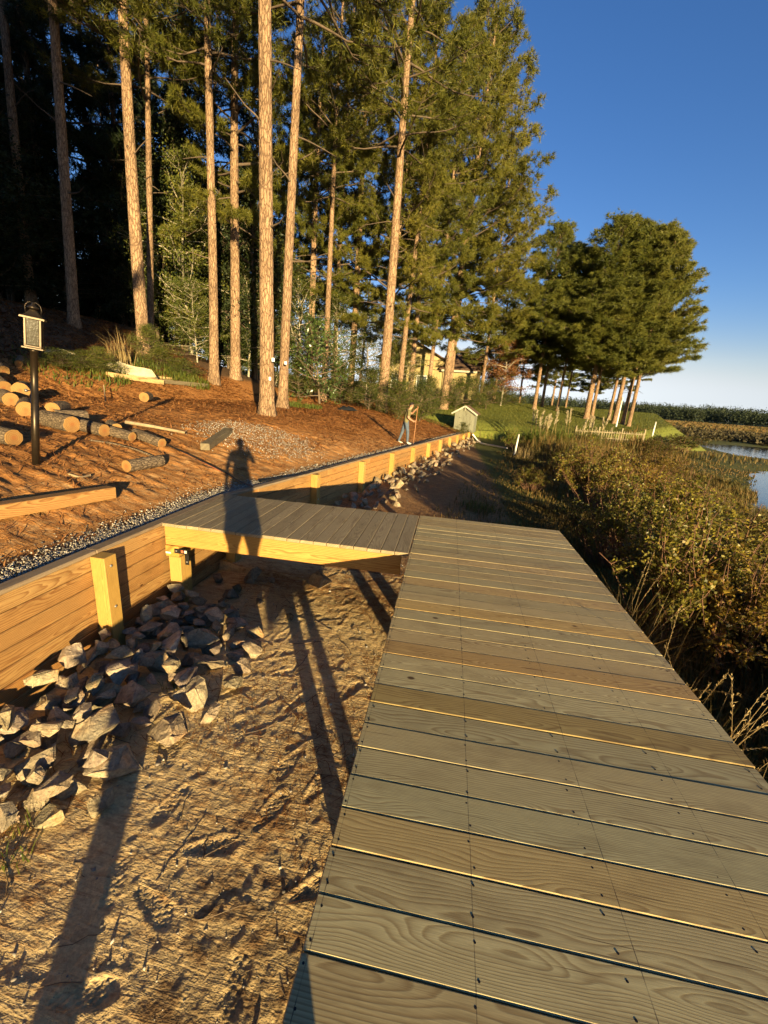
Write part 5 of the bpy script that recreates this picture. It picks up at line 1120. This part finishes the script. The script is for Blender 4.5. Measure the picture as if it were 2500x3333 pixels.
# marsh grass: denser near, wider blades far
X_, Y_ = [], []
for n_, a in ((52000, (1.7, 9, .5, 12)), (42000, (-1, 14, 8, 24)), (46000, (0, 34, 20, 58))):
    x, y = scatter(n_, *a); X_.append(x); Y_.append(y)
x = np.concatenate(X_); y = np.concatenate(Y_)
dw = x - xe(y); patch = fbm(x * .45, y * .45, 3); ed = 2.6 + 2.4 * (patch - .5)
keep = (dw > np.where(y > 31, -.6, ed)) & (x < xshore(y) + 1.2 * (fbm(x * .7, y * .7, 2) - .4)) & ((x > 1.75) | (y > 6.3)) & (gq.random(len(x)) < .3 + .9 * sstep(ed, ed + 2.2, dw)) & ((x > 2.7) | (y > 5.6) | (gq.random(len(x)) < .25))
keep &= ~((y > 30) & (x > 19) & (gq.random(len(x)) < .8))
x, y = x[keep], y[keep]; dw = dw[keep]; dist = np.hypot(x, y); pt = fbm(x * .3 + 7, y * .3, 3)
z = np.where(x < xe(y), z_up(x, y), z_low(x, y)); H = (.25 + .95 * sstep(.36, .62, pt)) * (.35 + .65 * sstep(2.8, 5, x + .12 * np.clip(y - 6, 0, 30))) * gq.uniform(.6, 1.25, len(x)) * (.35 + .65 * sstep(2.4, 5.0, dw)) * (1 - .68 * sstep(9, 16, y) * (1 - sstep(3.5, 8, xshore(y) - x))) * (1 + .35 * sstep(8, 13, xshore(y) - x) * sstep(9, 13, y)) * np.where((y > 29) & (x > 17), .3, 1.0); W = .006 + .0011 * dist
v, f = blades(np.stack([x, y, z], -1), H, W * gq.uniform(.7, 1.3, len(x)), gq, .4, (-.05, .08)); o = obj('marsh_grass', mesh('marsh_grass', v, f, mats=[M['grass_marsh']])); tag(o, 'tangled brown and green marsh grass between sand and water', 'grass', kind='stuff')
# lawn
x, y = scatter(60000, -4, 26, 27.5, 56); keep = (x < xe(y) + .6) & ((y > 31.9) | (x < xe(y) - .3)) & (sstep(27, 31, y) * sstep(-5, -2.5, x) > gq.random(len(x)))
x, y = x[keep], y[keep]; v, f = blades(np.stack([x, y, z_up(x, y)], -1), gq.uniform(.04, .09, len(x)), np.full(len(x), .05), gq, .5); o = obj('lawn_grass', mesh('lawn_grass', v, f, mats=[M['grass_lawn']])); tag(o, 'mown green lawn rising behind the shed', 'grass', kind='stuff')
# pine straw litter on the yard
def litter(x, y, z, L, W, mat, name, lab, tilt=.22):
    n = len(x); az = gq.uniform(0, 6.28, n); d = np.stack([np.cos(az), np.sin(az), gq.normal(0, tilt, n)], -1); s = np.stack([-np.sin(az), np.cos(az), 0 * az], -1); P = np.stack([x, y, z], -1); L = L[:, None]; W = W[:, None]
    v = np.stack([P - d * L / 2, P + s * W + [0, 0, .004] + d * 0 , P + d * L / 2 + s * L * .12, P - s * W * .0 + [0, 0, .0]], 1); v[:, 1] = P + s * W * .5 + np.array([0, 0, .008]); v[:, 3] = P - s * W * .5 + np.array([0, 0, .008])
    v = v.reshape(-1, 3); o = obj(name, mesh(name, v, np.arange(len(v)).reshape(-1, 4), mats=[M[mat]])); tag(o, lab, 'pine straw', kind='stuff')
from bisect import bisect
def surf(X, Y, Z, dvals, yvals, x, y, upper=True):
    j = np.clip(np.searchsorted(yvals, y) - 1, 0, len(yvals) - 2); dq = (xe(y) - .05 - x) if upper else x; i = np.clip(np.searchsorted(dvals, dq) - 1, 0, len(dvals) - 2)
    fy = np.clip((y - yvals[j]) / (yvals[j + 1] - yvals[j]), 0, 1); fx = np.clip((dq - dvals[i]) / (dvals[i + 1] - dvals[i]), 0, 1)
    return (Z[j, i] * (1 - fx) + Z[j, i + 1] * fx) * (1 - fy) + (Z[j + 1, i] * (1 - fx) + Z[j + 1, i + 1] * fx) * fy
x, y = scatter(95000, -20, -3.2, 1.5, 20); keep = (fbm(x * .9, y * .9, 3) + .22 * sstep(1, 5, xe(y) - x) > gq.uniform(.35, .75, len(x))) & (x < xe(y) - .35); x, y = x[keep], y[keep]
x2, y2 = scatter(26000, -9, 1, 12, 31); k2 = (x2 < xe(y2) - .4); x = np.concatenate([x, x2[k2]]); y = np.concatenate([y, y2[k2]]); dist = np.hypot(x, y)
litter(x, y, surf(Xg, Yg, Zg, ds, ys, x, y) + .008, gq.uniform(.08, .24, len(x)), .005 + .0013 * dist, 'straw', 'pine_straw', 'orange pine straw scattered over the upper yard', .3)
x, y = scatter(17000, -2.6, 2.4, .7, 9); keep = (x > xe(y) + .5) & (fbm(x * 1.3 + 3, y * 1.3, 3) > gq.uniform(.42, .7, len(x))); x, y = x[keep], y[keep]
litter(x, y, surf(Xs, Ys, Zs, xs_, ys_, x, y, False) + .006, gq.uniform(.05, .2, len(x)), .003 + .0009 * np.hypot(x, y), 'straw', 'straw_litter', 'straw and twigs trodden into the sand beside the dock', .03)
gp = np.random.default_rng(17); n3 = 2600; x = gp.uniform(-2.3, .3, n3); y = gp.uniform(.8, 6.2, n3); S_ = gp.gamma(1.6, .0035, n3) + .002
v, f = chips(np.stack([x, y, surf(Xs, Ys, Zs, xs_, ys_, x, y, False) - S_ * .1], -1), S_, 5); o = obj('sand_pebbles', mesh('sand_pebbles', v, f, mats=[M['gravel']])); tag(o, 'small pebbles strewn over the sand beside the dock', 'pebbles', kind='stuff')
tw = []
for i in range(70):
    x0, y0 = gp.uniform(-2.2, .1), gp.uniform(.8, 5.5); a = gp.uniform(0, 6.28); L_ = gp.uniform(.06, .38); tt = np.linspace(-.5, .5, 5); cx_, cy_ = x0 + tt * L_ * math.cos(a) + gp.normal(0, .008, 5), y0 + tt * L_ * math.sin(a) + gp.normal(0, .008, 5)
    tw.append(tube(np.stack([cx_, cy_, surf(Xs, Ys, Zs, xs_, ys_, cx_, cy_, False) + .005], -1), gp.uniform(.0015, .004), 4, False))
v, f = join(tw); o = obj('sand_twigs', mesh('sand_twigs', v, f, mats=[M['twig']])); tag(o, 'scattered twigs lying on the sand beside the dock', 'twigs', kind='stuff')
# weeds: at the dock edge, between the rocks, on the garden bank
def tuft(u, v, n, rad, H, lab, mat='grass_weed', low=True, W=.006, wind=(0, 0), name='weed_tuft', lean=.6):
    p = onplane(u, v, -1.0) if low else hit(u, v); r = np.sqrt(gq.random(n)) * rad; a = gq.uniform(0, 6.28, n); x = r * np.cos(a); y = r * np.sin(a)
    zf = (lambda a_, b_: z_low(a_, b_)) if low else (lambda a_, b_: z_up(a_, b_)); zz = zf(p[0] + x, p[1] + y); z0 = float(zf(p[0], p[1]))
    v_, f_ = blades(np.stack([x, y, zz - z0], -1), H * gq.uniform(.5, 1.2, n), np.full(n, W), gq, lean, wind); o = obj(name, mesh(name, v_, f_, mats=[M[mat]]), None, (p[0], p[1], z0)); return tag(o, lab, 'weeds', kind='stuff')
tuft(20, 1870, 26, .10, .09, 'green weed sprig by the lowest rocks at the frame edge'); tuft(45, 1790, 18, .07, .09, 'thin weed sprig beneath the big flat rocks'); tuft(1130, 985, 90, .5, .9, 'tall arching grass clump on the sand slope', 'drygrass', W=.012); tuft(1030, 1095, 260, .45, .28, 'green grass tuft just past the dock end', W=.008); tuft(370, 1480, 20, .08, .12, 'small weed between rock and sand')
tuft(60 + 90, 800, 350, 1.5, .2, 'dark green weeds on the shaded garden bank', low=False, W=.03); tuft(215, 802, 500, 1.0, .25, 'leafy weeds left of the white stone', low=False, W=.03); tuft(350, 805, 500, 1.2, .3, 'weeds and dry stalks behind the white stone slab', low=False, W=.025); tuft(405, 822, 500, .9, .35, 'green grass behind the mossy edging timber', low=False, W=.025); tuft(265, 785, 60, .4, 1.2, 'pale dry stalks standing above the stone', 'drygrass', False, .03); tuft(655, 880, 500, .9, .25, 'green grass patch beside the leaning pine foot', low=False, W=.025); tuft(840, 872, 200, .8, .7, 'brown weeds at the foot of the stout pine', 'drygrass', False, .03)
# seed-head grass leaning over the dock edge
def seed_grass(u, v, dist, n, lab):
    p = atdist(u, v, dist); zg = float(z_low(p[0], p[1])); t = thing('seed_grass', lab, 'grass', (p[0], p[1], zg)); hh = p[2] - zg; st = []; C = []; A = []
    for i in range(n):
        az = gq.normal(.2, .8); ln = gq.uniform(.15, .75); H = hh * gq.uniform(.75, 1.25); tt = np.linspace(0, 1, 9)[:, None]; d = np.array([math.cos(az), math.sin(az), 0]); P = gq.normal(0, .10, 3) * [1, 1, 0] + d * ln * tt ** 2.2 + np.array([0, 0, 1.0]) * H * (tt - .18 * ln * tt ** 3); st.append((P, np.linspace(.0028, .0012, 9)))
        q = 34; s = gq.uniform(.72, 1, q); C.append(np.stack([np.interp(s, tt[:, 0], P[:, k]) for k in range(3)], -1)); A.append(unit(unit(P[-1] - P[-2])[None] + gq.normal(0, .35, (q, 3))))
    v_, f_ = tubes(st, 4); obj('stems', mesh('stems', v_, f_, True, [M['drygrass']]), t); v_, f_ = leaves(np.concatenate(C), np.concatenate(A), .028, .006, gq); obj('seed_heads', mesh('seed_heads', v_, f_, mats=[M['drygrass']]), t)
    x_ = gq.normal(0, .14, 160); y_ = gq.normal(0, .14, 160); v_, f_ = blades(np.stack([x_, y_, 0 * x_], -1), hh * gq.uniform(.4, .85, 160), np.full(160, .008), gq, .6, (.15, 0)); obj('blades', mesh('blades', v_, f_, mats=[M['grass_marsh']]), t)
seed_grass(1560, 1450, 3.3, 11, 'tall grass with pale seed heads leaning out beside the dock'); seed_grass(1470, 1380, 3.9, 5, 'single nodding seed stalks beyond the leaning grass'); seed_grass(1620, 1540, 3.0, 6, 'arching seed grass lowest at the frame edge'); seed_grass(1430, 1185, 4.6, 4, 'thin seed stalk among the big shrub leaves')
# pampas clumps with plumes
def pampas(u, v, dist, n, H, lab):
    p = atdist(u, v, dist); zg = float(ground(p[0], p[1])); t = thing('pampas_grass', lab, 'grass', (p[0], p[1], zg)); m_ = 700; x_ = gq.normal(0, .35, m_); y_ = gq.normal(0, .35, m_); v_, f_ = blades(np.stack([x_, y_, 0 * x_], -1), H * .75 * gq.uniform(.5, 1.1, m_), np.full(m_, .035), gq, .7); obj('blades', mesh('blades', v_, f_, mats=[M['grass_weed']]), t); st = []; C = []; A = []
    for i in range(n):
        b = gq.normal(0, .5, 3) * [1, 1, 0]; e = b + np.array([gq.normal(0, .25), gq.normal(0, .2), H * gq.uniform(.95, 1.35)]); st.append((np.array([b, (b + e) / 2, e]), np.array([.014, .012, .008]))); q = 90; s = gq.uniform(.68, 1.02, (q, 1)); C.append(b + (e - b) * s); A.append(unit(unit(e - b)[None] + gq.normal(0, .3, (q, 3))))
    v_, f_ = tubes(st, 4); obj('stalks', mesh('stalks', v_, f_, True, [M['drygrass']]), t); v_, f_ = leaves(np.concatenate(C), np.concatenate(A), .22, .035, gq); obj('plumes', mesh('plumes', v_, f_, mats=[M['plume']]), t)
M['plume'] = leaf_mat('plume', [(.40, .32, .17), (.55, .46, .28), (.62, .55, .38)], .4, .7, 1.0)
for i, (u, v, H_, R_, lab) in enumerate(((140, 800, .6, .8, 'low leafy weeds in the shade past the lamp'), (180, 800, .6, .8, 'leafy weeds lit at the wood edge'), (222, 806, .8, .7, 'weeds growing against the small white stone'), (345, 792, .7, .9, 'tall weeds right behind the curved slab'), (395, 812, .7, .8, 'low weeds behind the mossy timber'), (320, 775, 1.3, .8, 'bright young sapling at the banded pine foot'))):
    p = hit(u, v); place(SH[1], 'weed_bush', lab, 'weeds', (p[0], p[1], p[2] - .03), H_, None, R_, rng.uniform(0, 6.28))
pampas(1165, 925, 30, 9, 2.0, 'tall green pampas clump with thin stalks beside the lawn'); pampas(1215, 920, 31, 4, 2.2, 'pampas clump with the one fan-shaped white plume'); pampas(1285, 918, 33, 7, 2.0, 'pampas clump with stalks before the stoutest far pine'); pampas(1330, 925, 36, 3, 1.2, 'low pampas clump near the fence')
# ------------------------------------------------------------------ far wooded ridge across the marsh, and brush on the far bank
M['ridge'] = leaf_mat('ridge_foliage', [(.018, .028, .013), (.030, .042, .018), (.048, .056, .024)], .15, .7, .02)
fr_ = np.random.default_rng(55); n_ = 1800
ang = fr_.uniform(-.12, .92, n_); ds_ = fr_.uniform(420, 640, n_); px_ = ds_ * np.sin(ang); py_ = ds_ * np.cos(ang); rid = 7 + 9 * fbm(ang * 3 + 4, ang * 0, 3) + (ds_ - 420) * .035
prof = np.interp(ang, [-.62, 0, .3, .5, .75, 1.05], [1.6, 1.6, 1.5, 1.35, 1.0, .8]); hh = rid * prof * fr_.uniform(.8, 1.2, n_) * .72
parts_v, parts_f = [], []
def clumps(px, py, pz, rx, rz, per, size, r):
    """crowns as clouds of leaf-clump faces"""
    n = len(px); d = unit(r.normal(0, 1, (n, per, 3))) * r.uniform(.55, 1.05, (n, per, 1)); C = np.stack([px, py, pz], -1)[:, None] + d * np.stack([rx, rx, rz], -1)[:, None]
    return leaves(C.reshape(-1, 3), unit(r.normal(0, 1, (n * per, 3))), size, size * .8, r, .4)
vv, ff = clumps(px_, py_, hh * .5 - 1, fr_.uniform(3.5, 6.5, n_), hh * .5, 84, 1.25, fr_)
o = obj('far_woods', mesh('far_woods', vv, ff, mats=[M['ridge']])); tag(o, 'long dark wooded ridge across the marsh on the horizon', 'woods', kind='stuff')
n_ = 620; ang = fr_.uniform(.25, .85, n_); ds_ = 66 + 10 * fbm(ang * 9, ang * 0, 2) + np.abs(fr_.normal(0, 26, n_)); px_ = ds_ * np.sin(ang) * 1.0; py_ = np.maximum(ds_ * np.cos(ang), 62 + .02 * px_ + np.abs(fr_.normal(0, 16, n_))); hh = fr_.uniform(.4, 1.2, n_)
vv, ff = clumps(px_, py_, hh * .45 - 1.4, fr_.uniform(.7, 3.4, n_), hh * .55, 44, .42, fr_)
M['brush'] = leaf_mat('bank_brush', [(.030, .028, .012), (.055, .045, .018), (.095, .07, .028)], .15, .7, .1)
o = obj('far_brush', mesh('far_brush', vv, ff, mats=[M['brush']])); tag(o, 'brown brush along the far bank of the lake', 'brush', kind='stuff')
# tan reeds over the far marsh
x, y = fr_.uniform(10, 330, 30000), fr_.uniform(62, 330, 30000); kk = y > 66 + .02 * x; x, y = x[kk], y[kk]; d_ = np.hypot(x, y); v_, f_ = blades(np.stack([x, y, np.full_like(x, -1.5)], -1), fr_.uniform(.5, 1.0, len(x)) * (.6 + .8 * fbm(x * .03, y * .03)), .25 + .0015 * d_, fr_, .3)
o = obj('far_reeds', mesh('far_reeds', v_, f_, mats=[M['grass_marsh']])); tag(o, 'tan reed marsh stretching to the wooded ridge', 'reeds', kind='stuff')
